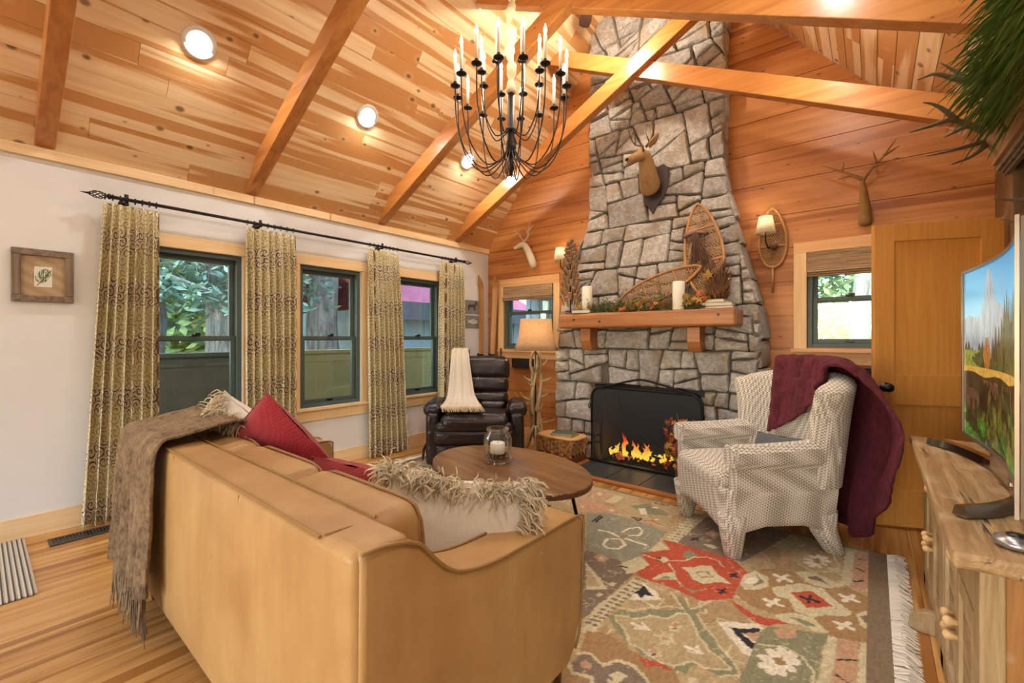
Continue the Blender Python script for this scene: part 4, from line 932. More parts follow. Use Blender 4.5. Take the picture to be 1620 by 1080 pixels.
for s_ in (-1, 1):
    # arm: side panel with rolled top
    def armf(u, v, s_=s_):
        # u along depth front->back, v across the section
        y = D0+.03+u*(D1-D0-.05); h = .64+.035*u**2
        sec = [(-.055, .20), (-.055, .40), (-.05, .54), (-.075, .585), (-.072, h-.012), (-.035, h+.022), (.02, h+.022), (.052, h-.01), (.05, .57), (.028, .53), (.03, .40), (.0, .20)]
        i = v*(len(sec)-1); k = min(int(i), len(sec)-2); t = i-k; o_, z = sec[k][0]*(1-t)+sec[k+1][0]*t, sec[k][1]*(1-t)+sec[k+1][1]*t
        return (s_*(W2+.005+o_), y, z)
    m = MB(); N1 = 44; m.grid(armf, 10, N1)
    c0 = [armf(0, j/N1) for j in range(N1+1)]; c1 = [armf(1, j/N1) for j in range(N1+1)]; m.add(c0, [tuple(range(N1+1))]); m.add(c1, [tuple(range(N1+1))])
    m.build('arm', TW, ac, 'a', world=False, bevel=.0)
    m = MB(); m.soft((s_*(W2-.01), D0+.022, .595), (.115, .03, .12), .05, 4, 2); m.build('arm_front', TW, ac, True, world=False)
    q = [(s_*(W2-.005)+.052*math.cos(a), D0+.008, .60+.058*math.sin(a)) for a in [PI*2*i/24 for i in range(24)]]; MB().loop(q, .005, 6).build('arm_piping', TW, ac, True, world=False)
# barrel back with wings
def back(u, v):
    a = PI*(.02+.96*u); X = -math.cos(a)*(W2-.0); k = math.sin(a); y = .12+.30*k**.6; lean = .16
    wing = 1-k**.8; top = 1.06-.10*wing**1.6-.03*math.cos(a*2)*0; z = .42+(top-.42)*v
    fl_ = 1+.07*v; roll = .045*max(0, v-.7)/.3*wing
    return (X*fl_+(roll if X > 0 else -roll), y+lean*(z-.42)*(k**.5)*1.0+.0-.03*v*wing, z)
m = MB(); NU, NV = 44, 16
outs = []; 
def backn(u, v):
    e = 1e-3; p = Vector(back(u, v)); du = Vector(back(min(1, u+e), v))-Vector(back(max(0, u-e), v)); dv = Vector(back(u, min(1, v+e)))-Vector(back(u, max(0, v-e))); return p, dv.cross(du).normalized()
def shell(u, w_):
    # closed section around thickness; w in 0..1 goes up the outside then down the inside
    T = .066+.006*math.sin(PI*u)
    if w_ < .42: v = w_/.42*.93; s_ = 1
    elif w_ > .58: v = (1-w_)/.42*.93; s_ = -1
    else:
        t = (w_-.42)/.16*PI; v = .93+.07*math.sin(t); s_ = math.cos(t)
    p, n_ = backn(u, v); edge = min(1, min(u, 1-u)/.05)**.5
    return tuple(p-n_*s_*T*(.25+.75*edge)*-1)
m.grid(shell, NU, 44); a_ = [shell(0, j/44) for j in range(45)]; b2 = [shell(1, j/44) for j in range(45)]; m.add(a_, [tuple(range(45))]); m.add(b2, [tuple(range(45))])
m.build('back', TW, ac, True, world=False)
m = MB(); m.prism([(-.30, .20), (.30, .20), (.33, .48), (-.33, .48)], lambda u, v, t: (u, t, v), .30, .37); m.build('back_base', TW, ac, 'a', world=False, bevel=.01)
# grey pillow in the chair
A_L = RZ(CHR)
def acw(p): return A_L @ Vector(p)+Vector((3.535, 3.18, 0))
r = pillow('small_pillow', 'small grey and white patterned pillow tucked in the tweed armchair', tuple(acw((.17, .10, .56))), .30, .24, .10, A_L @ RZ(.5) @ RX(-.5), M['grey_fabric'], 9)
# burgundy throw
bt = thing('burgundy_throw', 'burgundy plush throw draped over the tweed armchair down to the floor', 'blanket', (3.535, 3.18, 0), CHR)
def bpath(a):   # a = angle parameter along the back; returns path from the inside, over the top, to the floor outside
    pass
def btf(u, v):
    # u across 0..1 (chair left to right), v along
    uu = .22+.66*u; L1, L2 = .40, .52
    if v < L1:
        t = v/L1; v0 = .30+.62*u**1.3; vv = v0+(.985-v0)*t; p, n_ = backn(uu, vv); off = .11
        if vv > .88: off = .10*(1-(vv-.88)/.105*.2)
        q = p-n_*off
        if t > .9: q.z += .05*(t-.9)/.1
    elif v < L2:
        t = (v-L1)/(L2-L1); p, n_ = backn(uu, .985); aa = PI*t; q = p-n_*(.075*math.cos(aa))+Vector((0, 0, .055+.045*math.sin(aa)))
    else:
        t = (v-L2)/(1-L2); p, n_ = backn(uu, .985); n2 = Vector((n_.x, n_.y, 0)).normalized(); q = p+n2*(.095+.13*math.sin(min(1, t*1.4)*PI*.5)-.11*t)+Vector((0, 0, .045)); q.z = q.z-(1.04-.42*max(0, min(1, (u-.62)/.38))**1.5)*t
        q.x += (u-.35)*.26*math.sin(min(1, t*1.5)*PI/2)*(1-.5*t); q.y += .03*math.sin(t*6)
        q.z = max(q.z, .02+.01*math.sin(u*20))
    f_ = math.sin(u*24+v*3)*.5+math.sin(u*11-v*4+1)*.5; nz = mnoise.noise(q*9)
    d = (q-Vector((0, .1, q.z))); d.z = 0; amp = .022 if v < L2 else .05*min(1, (v-L2)*4)
    q = q+d.normalized()*(f_*amp if v > L2 else -abs(f_)*amp)+Vector((0, 0, .0))+mnoise.noise_vector(q*22)*.006
    return tuple(q)
m = MB(); m.grid(btf, 90, 150); m.build('cloth', M['burgundy'], bt, True, solid=.02, world=False)
# ---------------------------------------------------------------- console
cs = thing('console', 'long weathered pine sideboard with knobs along the right wall', 'cabinet', (4.6, 2.37, 0))
m = MB(); m.soft((4.594, 2.37, .729), (.524, 1.66, .042), .01, 2, 16, wr=.003, wf=14); m.build('worktop', M['old_pine'], cs, 'a')
MB().bb(4.40, 4.855, 1.60, 3.14, .06, .708).build('carcass', M['old_pine_z'], cs)
for y0, y1 in ((1.59, 1.67), (2.33, 2.41), (3.07, 3.15)): MB().cbox(4.385, 4.43, y0, y1, .0, .708, .004).build('post', M['old_pine_pale'], cs)
for y0, y1 in ((1.67, 2.33), (2.41, 3.07)):
    d = MB(); d.cbox(4.388, 4.41, y0+.005, y1-.005, .55, .69, .004); o = d.build('drawer', M['old_pine_pale'], cs)
    def knob(y, z, par, R0=.024):
        k = MB(); k.lathe([(0, 0), (.010, 0), (.009, .012), (R0*.75, .018), (R0*.85, .028), (R0*.65, .036), (0, .040)], (4.39, y, z), 16, rot=RY(-PI/2)); k.build('knob', M['knob'], par, True)
    knob((y0+y1)/2-.12, .625, o, .026); knob((y0+y1)/2+.2, .65, o, .022)
    ym = (y0+y1)/2
    for a, c, ks in ((y0+.005, ym-.003, 1), (ym+.003, y1-.005, -1)):
        d = MB()
        for q in ((a, a+.05, .08, .54), (c-.05, c, .08, .54), (a+.05, c-.05, .08, .13), (a+.05, c-.05, .49, .54)): d.cbox(4.386, 4.41, q[0], q[1], q[2], q[3], .003)
        o = d.build('door', M['old_pine_pale'], cs); MB().cbox(4.396, 4.41, a+.045, c-.045, .125, .495, .004).build('door_panel', M['old_pine'], o)
        yk = c-.025 if ks > 0 else a+.025; knob(yk, .375, o, .018); knob(yk, .33, o, .018)
MB().cbox(4.385, 4.855, 1.59, 3.15, .0, .07, .004).build('plinth', M['old_pine'], cs)
for y in (1.72, 2.62):
    m = MB(); m.prism([(4.40, .0), (4.40, .09), (4.36, .095), (4.325, .08), (4.305, .045), (4.30, 0)], lambda u, v, t: (u, t, v), y-.02, y+.02); m.build('foot', M['old_pine_pale'], cs, bevel=.004)
for k in range(9):
    z0 = .30+.05*k; MB().bb(4.56+.02*(k % 3), 4.60+.03*((k+1) % 2), 1.598, 1.5995, z0, z0+.003).build('crackle_line', M['plaque'], cs)
for xx in (4.56, 4.60, 4.66): MB().bb(xx, xx+.003, 1.598, 1.5995, .30, .70).build('crackle_line', M['plaque'], cs)
# ---------------------------------------------------------------- television
tv = thing('television', 'curved flat television showing a mountain meadow, on the weathered sideboard', 'television', (4.55, 2.26, .751))
def tvp(u, z, d=0.):   # u 0 near .. 1 far
    x0 = 4.452+(4.50-4.452)*u; y = 1.605+1.275*u; x = x0+.055*math.sin(PI*u)+d; return (x, y, z)
z0, z1 = .84, 1.574
m = MB(); m.grid(lambda u, v: tvp(u, z0-.0+(z1-z0)*v, .004), 40, 2)
m.grid(lambda u, v: tvp(u, z0+(z1-z0)*v, .035), 40, 2)
for zz in (z0, z1): m.grid(lambda u, v: tvp(u, zz, .004+.031*v), 40, 1)
for uu in (0, 1): m.grid(lambda u, v: tvp(uu, z0+(z1-z0)*v, .004+.031*u), 1, 2)
m.build('casing', M['tv_case'], tv, 'a')
m = MB()
def bez(u0, u1, za, zb_): m.grid(lambda u, v: tvp(u0+(u1-u0)*u, za+(zb_-za)*v, -.002), 40, 1)
bez(0, 1, z0-.004, z0+.01); bez(0, 1, z1-.008, z1+.004); bez(-.004, .012, z0, z1); bez(.992, 1.004, z0, z1); m.build('bezel', M['tv_case'], tv, solid=.008)
def colmesh(name, mat_, parent, fn, nu, nv, cf, world=True):
    m = MB(); m.grid(fn, nu, nv); o = m.build(name, mat_, parent, world=world, fix=False); u, v = np.meshgrid(np.linspace(0, 1, nu+1), np.linspace(0, 1, nv+1)); c = cf(u.ravel(), v.ravel()); c = np.clip(c, 0, 1)
    c = np.where(c <= .04045, c/12.92, ((c+.055)/1.055)**2.4); a = o.data.color_attributes.new('Col', 'FLOAT_COLOR', 'POINT'); f4 = np.ones((len(c), 4), np.float32); f4[:, :3] = c; a.data.foreach_set('color', f4.ravel()); return o
rng = np.random.default_rng(4)
def vnoise(x, y, seed=0, oct_=4):
    out = np.zeros_like(x); amp = 1.; tot = 0
    for o in range(oct_):
        r_ = np.random.default_rng(seed+o); G = r_.random((64, 64)); xi = np.floor(x).astype(int); yi = np.floor(y).astype(int); fx = x-xi; fy = y-yi; fx = fx*fx*(3-2*fx); fy = fy*fy*(3-2*fy)
        g = lambda a, b_: G[a % 64, b_ % 64]; out += amp*((g(xi, yi)*(1-fx)+g(xi+1, yi)*fx)*(1-fy)+(g(xi, yi+1)*(1-fx)+g(xi+1, yi+1)*fx)*fy); tot += amp; amp *= .5; x = x*2.03+5; y = y*2.03+3
    return out/tot
def tvcol(u, v):
    u = 1-u   # u 0 = far edge (left in view)
    c = np.zeros((len(u), 3)); H = lambda h: np.array([int(h[i:i+2], 16)/255 for i in (1, 3, 5)])
    t = np.clip((v-.6)/.4, 0, 1)[:, None]; c[:] = H('#a5dff0')*(1-t)+H('#35a8dd')*t
    n = vnoise(u*14, v*9, 1); n2 = vnoise(u*60, v*14, 2); n3 = vnoise(u*90, v*60, 3)
    peak = .70+.23*np.exp(-((u-.28)/.055)**2)+.08*np.exp(-((u-.36)/.14)**2)-.12*np.clip(.2-u, 0, 1)+.05*np.exp(-((u-.05)/.08)**2)+.03*(n-.5)-.18*np.clip(u-.42, 0, 1)
    k = v < peak; c[k] = (H('#c9ccd2')*(1-n2[k, None])+H('#77828e')*n2[k, None])
    spk = np.abs(((u*26) % 1)-.5)*2; tree_ = .55+.30*np.clip((u-.3)*1.4, 0, .28)*3-.12*(spk)**1.3*np.clip(u*2, .4, 1.)+.03*np.sin(u*40)+.03*(n-.5)
    k = v < tree_; cc = H('#24331c')*(1-n3[k, None])+H('#5d7030')*n3[k, None]; k2 = n2[k] > .62; cc[k2] = H('#161d12'); c[k] = cc
    k = (v < .60-.0)*(v > .40)*(np.abs(u-.26) < .045*(1-np.abs(v-.5)/.14)); c[k] = H('#b8702a')*(.7+.5*n3[k, None])
    k = (v < .52)*(v > .39)*(u < .14+.05*np.sin(v*50)); c[k] = H('#8f9a38')*(.6+.7*n3[k, None])
    k = v < .425; c[k] = H('#dba948')*(.8+.4*n3[k, None])
    k = v < .385+.01*np.sin(u*20); c[k] = H('#2c2417')*(.7+.8*n2[k, None])
    g = np.clip((.33-v)*3+(n-.5)*1.6, 0, 1)[k, None]; c[k] = c[k]*(1-g)+H('#4f8a2c')*g*(.5+.9*n3[k, None])
    st = (np.sin((u*1.0+v*1.6)*22+n*6) > .3)*(v < .34); c[st] = c[st]*.45+H('#1b2312')*.3
    k = (v < .36)*(n2 > .6)*(u > .2); c[k] = c[k]*.5+H('#b98a35')*.5
    for eu, ev, s_ in ((.10, .23, 1.), (.36, .31, .55)):
        k = ((u-eu)/(.075*s_))**2+((v-ev)/(.065*s_))**2 < 1; c[k] = H('#6a4a33')*(.7+.5*n3[k, None]); k = (np.abs(u-eu+.02) < .012*s_)*(v < ev)*(v > ev-.14*s_); c[k] = H('#3c281c'); k = (np.abs(u-eu-.035*s_) < .012*s_)*(v < ev)*(v > ev-.14*s_); c[k] = H('#3c281c')
        k = ((u-eu+.07*s_)/(.03*s_))**2+((v-ev-.045*s_)/(.04*s_))**2 < 1; c[k] = H('#5a3b28')
    return c
colmesh('screen', vcol('tv_picture', .25, emit=.85), tv, lambda u, v: tvp(.012+.976*u, z0+.01+(z1-z0-.018)*v, .0), 330, 210, tvcol)
q = spline([(4.395, 2.98, .772), (4.47, 2.88, .772), (4.545, 2.62, .772), (4.565, 2.36, .772), (4.54, 2.1, .772), (4.465, 1.93, .772), (4.375, 1.83, .772)], 5)
m = MB(); N_ = len(q); vs_ = []
for i, p in enumerate(q):
    t_ = (q[min(i+1, N_-1)]-q[max(0, i-1)]).normalized(); s_ = Vector((t_.y, -t_.x, 0)); 
    for a, b_ in ((-.02, -.016), (.02, -.016), (.012, .014), (-.014, .018)): vs_.append(p+s_*a+Vector((0, 0, b_)))
m.add(vs_, [(i*4+k, i*4+(k+1) % 4, (i+1)*4+(k+1) % 4, (i+1)*4+k) for i in range(N_-1) for k in range(4)]+[(3, 2, 1, 0), tuple((N_-1)*4+k for k in range(4))]); m.build('stand', M['chrome'], tv, 'a')
m = MB(); m.bb(4.53, 4.56, 2.2, 2.5, .775, .86); m.build('stand_neck', M['chrome'], tv, bevel=.004)
r = thing('remote_puck', 'oval silver remote with a dark top on the sideboard, near the photographer', 'remote', (4.46, 1.66, .751))
m = MB(); m.lathe([(0, 0), (.05, .002), (.062, .012), (.055, .022), (.03, .03), (0, .031)], (4.46, 1.66, .751), 28); m.v = [(4.46+(v[0]-4.46)*.75, 1.66+(v[1]-1.66)*.75, v[2]) for v in m.v]; m.build('shell', M['silver'], r, True)
m = MB(); m.lathe([(0, .031), (.02, .029), (.02, .033), (0, .035)], (4.46, 1.66, .751), 20); m.build('button_ring', M['black'], r, True)
# ---------------------------------------------------------------- rug
RUGD = [('P','gry',[2572,2814,2642,2894,2846,2905,3148,2865,3139,2707,3153,2543,3129,2365,3057,2322,2862,2305]),('P','brn',[2862,2305,3057,2322,3191,2240,3175,1857,3169,1618,2998,1688]),('P','brn',[3246,2755,3266,3275,3486,3404,3772,3332,3609,2741,3306,2744]),('P','crm',[3170,2743,3246,2755,3266,3275,3170,3223]),('P','crm',[3206,2208,3285,2216,3239,1897,3259,1692,3212,1653,3171,1842]),('P','grn',[2769,3133,2844,3240,2982,3206,3060,3133,2910,3037]),('P','pnk',[2378,2919,2467,3088,2703,2977,2641,2843,2501,2784]),('P','pnk',[2401,3169,2449,3278,2587,3253,2515,3095]),('P','crm',[2580,3085,2581,3265,2649,3270,2651,3082]),('P','crm',[3147,2539,3156,2701,3255,2627,3249,2585]),('P','crm',[3085,2279,3133,2437,3226,2378,3186,2252,3162,2217]),('P','crm',[2926,2181,3025,2120,3146,2019,3064,1952]),('P','snd',[2968,2119,3017,2097,3106,2020,3051,1975]),('P','och',[3222,1675,3307,1716,3439,1680,3593,1693,3631,1643,3686,1538,3378,1285,3265,1554]),('P','brn',[3267,1523,3304,1561,3373,1537,3408,1597,3473,1603,3528,1581,3587,1457,3393,1297]),(0.012,'crm',[3262,1531,3300,1567,3370,1542,3405,1603,3470,1608,3530,1582,3571,1507]),('P','red',[3443,1692,3484,1676,3530,1689,3593,1693,3573,1673,3530,1666,3507,1631]),('P','grn',[3252,1824,3270,1905,3328,1930,3378,1999,3447,2050,3496,2096,3413,2178,3455,2188,3523,2112,3583,2196,3549,2095,3602,2017,3663,1970,3700,1912,3753,1888,3793,1820,3733,1767,3639,1767,3635,1698,3593,1693,3463,1691,3374,1733,3302,1770]),('P','snd',[3267,1852,3318,1877,3353,1885,3397,1953,3467,1979,3486,2048,3524,2074,3566,2007,3609,1945,3662,1889,3716,1866,3760,1831,3689,1773,3631,1780,3586,1711,3538,1695,3452,1717,3401,1719,3348,1788,3296,1817]),(0.009,'crm',[3267,1852,3318,1877,3353,1885,3397,1953,3467,1979,3486,2048,3524,2074,3566,2007,3609,1945,3662,1889,3716,1866,3760,1831,3689,1773,3631,1780,3586,1711,3538,1695,3452,1717,3401,1719,3348,1788,3296,1817,3267,1852]),(0.008,'crm',[3254,1914,3321,1946,3373,2012,3438,2077,3495,2100,3429,2166,3393,2201]),(0.008,'crm',[3476,2192,3522,2117,3559,2188,3578,2252]),(0.008,'crm',[3554,2098,3602,2037,3659,1985,3700,1929,3755,1881,3796,1823,3733,1764]),(0.016,'wht',[3353,1848,3426,1853]),(0.009,'wht',[3376,1821,3426,1853,3388,1882]),(0.016,'wht',[3586,1849,3649,1853]),(0.009,'wht',[3604,1824,3649,1853,3619,1880]),('P','crm',[3483,1929,3493,1989,3530,1968,3536,1923,3503,1901]),('P','pnk',[3488,1943,3496,1981,3525,1969,3512,1933]),(0.006,'nvy',[3506,1928,3518,1936]),('P','crm',[3476,1719,3485,1770,3520,1755,3525,1717,3495,1697]),('P','pnk',[3481,1731,3488,1763,3515,1755,3503,1724]),(0.006,'nvy',[3497,1720,3509,1727]),('P','crm',[3454,1836,3487,1854,3466,1885,3500,1874,3519,1905,3526,1858,3556,1841,3528,1823,3541,1802,3513,1811,3495,1782,3494,1823]),('P','pnk',[3489,1837,3502,1857,3519,1848,3503,1825]),('P','wht',[3267,2002,3262,2080,3269,2180,3339,2157,3387,2107,3343,2058]),('P','nvy',[3266,2058,3273,2169,3347,2105,3312,2089,3304,2052,3282,2077]),('P','wht',[3643,2101,3788,2199,3832,2147,3806,1956,3773,1954]),('P','nvy',[3698,2091,3802,2170,3807,2140,3746,2085,3807,2043,3801,2003,3768,2020]),('P','pnk',[3750,2088,3807,2140,3809,2054]),('P','grn',[3807,2168,3836,2217,4031,2306,4012,1955,4004,1776,3806,1614,3798,1814]),('P','red',[3191,2240,3216,2386,3121,2481,3239,2633,3159,2734,3306,2744,3558,2751,3659,2639,3649,2472,3653,2332,3540,2215,3393,2235,3285,2230]),('P','red',[3644,2313,3704,2290,3763,2258,3910,2302,3843,2241,3827,2209,3796,2196,3716,2232]),('P','crm',[3356,2469,3418,2511,3440,2562,3489,2586,3535,2523,3617,2467,3547,2431,3505,2375,3451,2380,3415,2439]),(0.008,'och',[3444,2463,3485,2512,3518,2478,3478,2431,3444,2463]),(0.011,'nvy',[3589,2566,3625,2559]),(0.011,'nvy',[3598,2537,3614,2595]),(0.011,'nvy',[3582,2371,3616,2366]),(0.011,'nvy',[3592,2345,3606,2397]),('P','crm',[3227,2496,3248,2531,3288,2495,3265,2451]),(0.009,'nvy',[3214,2477,3237,2505]),(0.009,'nvy',[3219,2473,3242,2457]),('P','grn',[3313,2638,3336,2693,3391,2666,3377,2602,3336,2586]),(0.007,'crm',[3146,2474,3237,2470,3298,2504,3358,2561,3376,2627,3439,2679,3503,2672,3541,2620]),('P','crm',[3284,2250,3303,2347,3350,2393,3390,2330,3352,2299]),('P','grn',[3307,2269,3328,2330,3367,2326]),(0.007,'crm',[3292,2465,3348,2399,3385,2326,3422,2287,3476,2264,3529,2333]),('P','grn',[3416,2288,3477,2278,3529,2333,3485,2252]),('P','och',[3650,2647,3721,2743,3850,2811,3910,2719,3993,2722,4080,2809,4190,2746,4170,2364,4107,2312,4031,2306,3944,2380,3837,2318,3740,2320,3654,2381]),('P','crm',[3646,2503,3651,2611,3683,2692,3749,2656,3769,2571,3738,2497,3683,2452]),('P','brn',[3689,2660,3747,2586,3704,2509,3720,2597]),('P','wht',[3660,2566,3697,2614,3714,2559,3665,2510]),('P','crm',[3782,2565,3888,2701,3987,2717,4020,2651,4104,2564,4086,2509,4011,2461,3973,2404,3902,2412,3864,2493,3811,2495]),('P','red',[3861,2566,3941,2647,3989,2611,4036,2563,3940,2470,3894,2533]),(0.016,'nvy',[3909,2560,3976,2563]),(0.012,'nvy',[3939,2600,3940,2527]),('P','crm',[3850,2811,3921,2869,3997,2842,4068,2816,4004,2731,3934,2722]),('P','brn',[3904,2783,3948,2837,4007,2774,3953,2780]),('P','crm',[3832,2314,3899,2395,3973,2404,4035,2321,3992,2297,3930,2306,3870,2281]),('P','grn',[3878,2345,3946,2356,3989,2342,3951,2311,3917,2332]),('P','crm',[4114,2559,4179,2652,4175,2447,4136,2475]),('P','brn',[4130,2552,4179,2612,4174,2506,4150,2511]),(0.022,'wht',[3778,2422,3843,2416]),(0.016,'wht',[3794,2378,3822,2462]),(0.022,'wht',[3777,2706,3849,2691]),(0.016,'wht',[3795,2650,3826,2749]),(0.022,'wht',[4059,2698,4119,2685]),(0.016,'wht',[4070,2647,4104,2738]),(0.022,'wht',[4056,2428,4111,2421]),(0.016,'wht',[4066,2387,4097,2464]),('P','crm',[4056,3295,4096,3294,4090,2834,4048,2816]),('P','pnk',[4102,3299,4170,3290,4158,2809,4091,2826]),('P','crm',[4173,3293,4207,3300,4187,2758,4158,2825]),('P','crm',[4032,2300,4063,2303,4058,1992,4059,1821,4015,1785,4020,1961]),('P','pnk',[4065,2305,4134,2324,4132,2053,4132,1881,4060,1823,4062,1996]),('P','crm',[4137,2326,4170,2364,4167,2082,4167,1910,4136,1884,4136,2056]),(0.008,'nvy',[4111,3200,4148,3210]),(0.008,'nvy',[4108,3069,4144,3052]),(0.008,'nvy',[4100,2892,4140,2933]),(0.008,'nvy',[4073,2150,4128,2196]),(0.008,'nvy',[4074,2049,4108,2033]),(0.03,'wht',[3923,2017,3946,2036]),(0.03,'wht',[3920,1987,3939,1980]),(0.03,'wht',[3905,1960,3913,1933]),(0.03,'wht',[3886,1949,3879,1913]),(0.03,'wht',[3870,1959,3851,1931]),(0.03,'wht',[3866,1986,3843,1980]),(0.03,'wht',[3875,2018,3859,2038]),(0.03,'wht',[3894,2039,3893,2076]),(0.03,'wht',[3913,2038,3928,2075]),('P','och',[3871,1998,3901,2029,3920,1993,3898,1969]),(0.02,'wht',[3960,3046,3982,3064]),(0.02,'wht',[3956,3014,3974,3006]),(0.02,'wht',[3941,2987,3947,2958]),(0.02,'wht',[3923,2977,3914,2940]),(0.02,'wht',[3909,2989,3889,2961]),(0.02,'wht',[3906,3017,3884,3012]),(0.02,'wht',[3916,3049,3902,3070]),(0.02,'wht',[3934,3069,3936,3108]),(0.02,'wht',[3952,3068,3967,3105]),('P','och',[3911,3038,3940,3070,3957,3012,3936,2986]),('P','pnk',[3756,2869,3779,2949,3817,2919,3794,2841]),('P','pnk',[3770,2963,3794,3047,3833,3014,3809,2932]),('P','pnk',[3654,2847,3676,2928,3717,2898,3695,2818]),(0.008,'crm',[3816,2052,3894,2105,3964,2081,4006,2020,4004,1948]),(0.008,'crm',[3858,2913,3932,2879,4026,2956,4035,3038,4003,3154]),('P','pnk',[3840,2195,3923,2276,3927,2198,3878,2147]),(0.016,'wht',[2788,2603,2848,2618,2931,2599,3003,2596,3102,2597]),(0.014,'wht',[2888,2523,2903,2433,2946,2411,2998,2444,3008,2520,2951,2574,2905,2537]),(0.014,'wht',[2918,2676,2931,2755,2972,2811,3012,2775,3022,2695,2976,2657]),('P','och',[2934,2592,2943,2641,2980,2629,2968,2588]),(0.012,'nvy',[2684,2696,2680,2822]),(0.012,'nvy',[2708,2703,2700,2811]),(0.011,'nvy',[2867,2935,2926,2958,2923,2905,2878,2931]),(0.01,'red',[2959,2921,2988,2971,3064,2946]),(0.01,'nvy',[2883,3302,2987,3312]),('P','wht',[2833,3113,2869,3157,2930,3053,2897,3026]),('P','wht',[2898,3195,2935,3239,2952,3195]),('P','pnk',[2638,2938,2653,3038,2746,2984,2740,2884]),('P','crm',[2670,2950,2676,2993,2717,2967,2712,2921]),('P','pnk',[2402,3187,2413,3303,2524,3235,2523,3118]),('P','crm',[2438,3199,2443,3248,2492,3216,2489,3162]),('P','pnk',[2932,2263,2949,2330,3015,2305,3005,2238]),('P','crm',[2956,2274,2964,2303,2993,2290,2986,2260]),('P','pnk',[3336,2997,3363,3085,3425,3037,3406,2947]),('P','crm',[3362,3007,3373,3045,3401,3021,3390,2980]),(0.012,'nvy',[3285,2879,3340,2862]),(0.012,'nvy',[3297,2837,3327,2903]),('P','crm',[3376,2831,3422,2860,3462,2834,3432,2800]),('P','crm',[2476,2893,2497,2910,2524,2845]),(0.012,'nvy',[3098,2265,3127,2278]),('P','crm',[3129,2066,3133,2098,3159,2098,3152,2058]),('P','crm',[3125,1937,3129,1966,3154,1967,3148,1931]),('P','pnk',[3296,1474,3302,1526,3345,1514,3336,1468]),('P','wht',[3312,1487,3315,1503,3330,1501,3326,1484]),('P','crm',[3413,1508,3429,1552,3473,1550,3458,1502]),(0.012,'brn',[3252,2200,3268,2203]),(0.012,'brn',[3217,2200,3233,2203]),(0.012,'brn',[3250,2158,3265,2161]),(0.012,'brn',[3215,2158,3231,2160]),(0.012,'brn',[3248,2117,3262,2120]),(0.012,'brn',[3213,2117,3228,2119]),(0.012,'brn',[3245,2078,3260,2081]),(0.012,'brn',[3211,2076,3226,2079]),(0.012,'brn',[3243,2039,3257,2042]),(0.012,'brn',[3209,2037,3224,2041]),(0.012,'brn',[3241,2001,3255,2004]),(0.012,'brn',[3208,1999,3222,2003]),(0.012,'brn',[3238,1965,3252,1968]),(0.012,'brn',[3206,1962,3220,1966]),(0.012,'brn',[3236,1929,3250,1932]),(0.012,'brn',[3204,1926,3218,1930]),(0.012,'brn',[3234,1894,3248,1897]),(0.012,'brn',[3202,1891,3216,1894]),(0.012,'brn',[3232,1860,3246,1863]),(0.012,'brn',[3201,1857,3215,1860]),(0.012,'brn',[3230,1827,3244,1830]),(0.012,'brn',[3199,1823,3213,1827]),(0.012,'brn',[3228,1794,3241,1797]),(0.012,'brn',[3197,1790,3211,1794]),(0.012,'brn',[3226,1762,3239,1766]),(0.012,'brn',[3196,1759,3209,1762]),(0.012,'brn',[3224,1731,3237,1735]),(0.012,'brn',[3194,1727,3208,1731]),(0.009,'brn',[3171,3177,3183,3176]),(0.009,'brn',[3205,3184,3216,3183]),(0.009,'brn',[3238,3191,3249,3190]),(0.009,'brn',[3171,3121,3183,3120]),(0.009,'brn',[3204,3128,3216,3127]),(0.009,'brn',[3237,3135,3248,3134]),(0.009,'brn',[3171,3066,3182,3066]),(0.009,'brn',[3204,3074,3215,3073]),(0.009,'brn',[3236,3081,3247,3080]),(0.009,'brn',[3171,3013,3182,3013]),(0.009,'brn',[3203,3021,3214,3020]),(0.009,'brn',[3235,3028,3246,3028]),(0.009,'brn',[3171,2962,3182,2962]),(0.009,'brn',[3203,2970,3214,2969]),(0.009,'brn',[3235,2977,3245,2977]),(0.009,'brn',[3171,2912,3182,2911]),(0.009,'brn',[3203,2920,3213,2919]),(0.009,'brn',[3234,2927,3244,2927]),(0.009,'brn',[3171,2863,3182,2863]),(0.009,'brn',[3202,2871,3213,2871]),(0.009,'brn',[3233,2879,3243,2879]),(0.009,'brn',[3171,2815,3182,2815]),(0.009,'brn',[3202,2823,3212,2823]),(0.009,'brn',[3232,2831,3242,2831]),(0.009,'brn',[3171,2769,3181,2769]),(0.009,'brn',[3201,2777,3212,2777]),(0.009,'brn',[3231,2785,3241,2785])]
RC = dict(gry='#969680', brn='#857563', crm='#d0c7a2', grn='#8c8c6c', pnk='#c49d7c', och='#a6855a', snd='#b9a57c', red='#bd553a', nvy='#2b2c33', wht='#e6dfc8')
RX0, RX1, RY0, RY1 = .48, 4.245, .62, 3.37
nx, ny = 590, 430
H3 = lambda h: np.array([int(h[i:i+2], 16)/255 for i in (1, 3, 5)])
gx, gy = np.meshgrid(np.linspace(RX0, RX1, nx+1), np.linspace(RY0, RY1, ny+1)); gx = gx.ravel(); gy = gy.ravel()
def pin(px_, py_, P):
    k = np.zeros(len(px_), bool); j = len(P)-1
    for i in range(len(P)):
        xi, yi = P[i]; xj, yj = P[j]; c_ = ((yi > py_) != (yj > py_)) & (px_ < (xj-xi)*(py_-yi)/(yj-yi+1e-12)+xi); k ^= c_; j = i
    return k
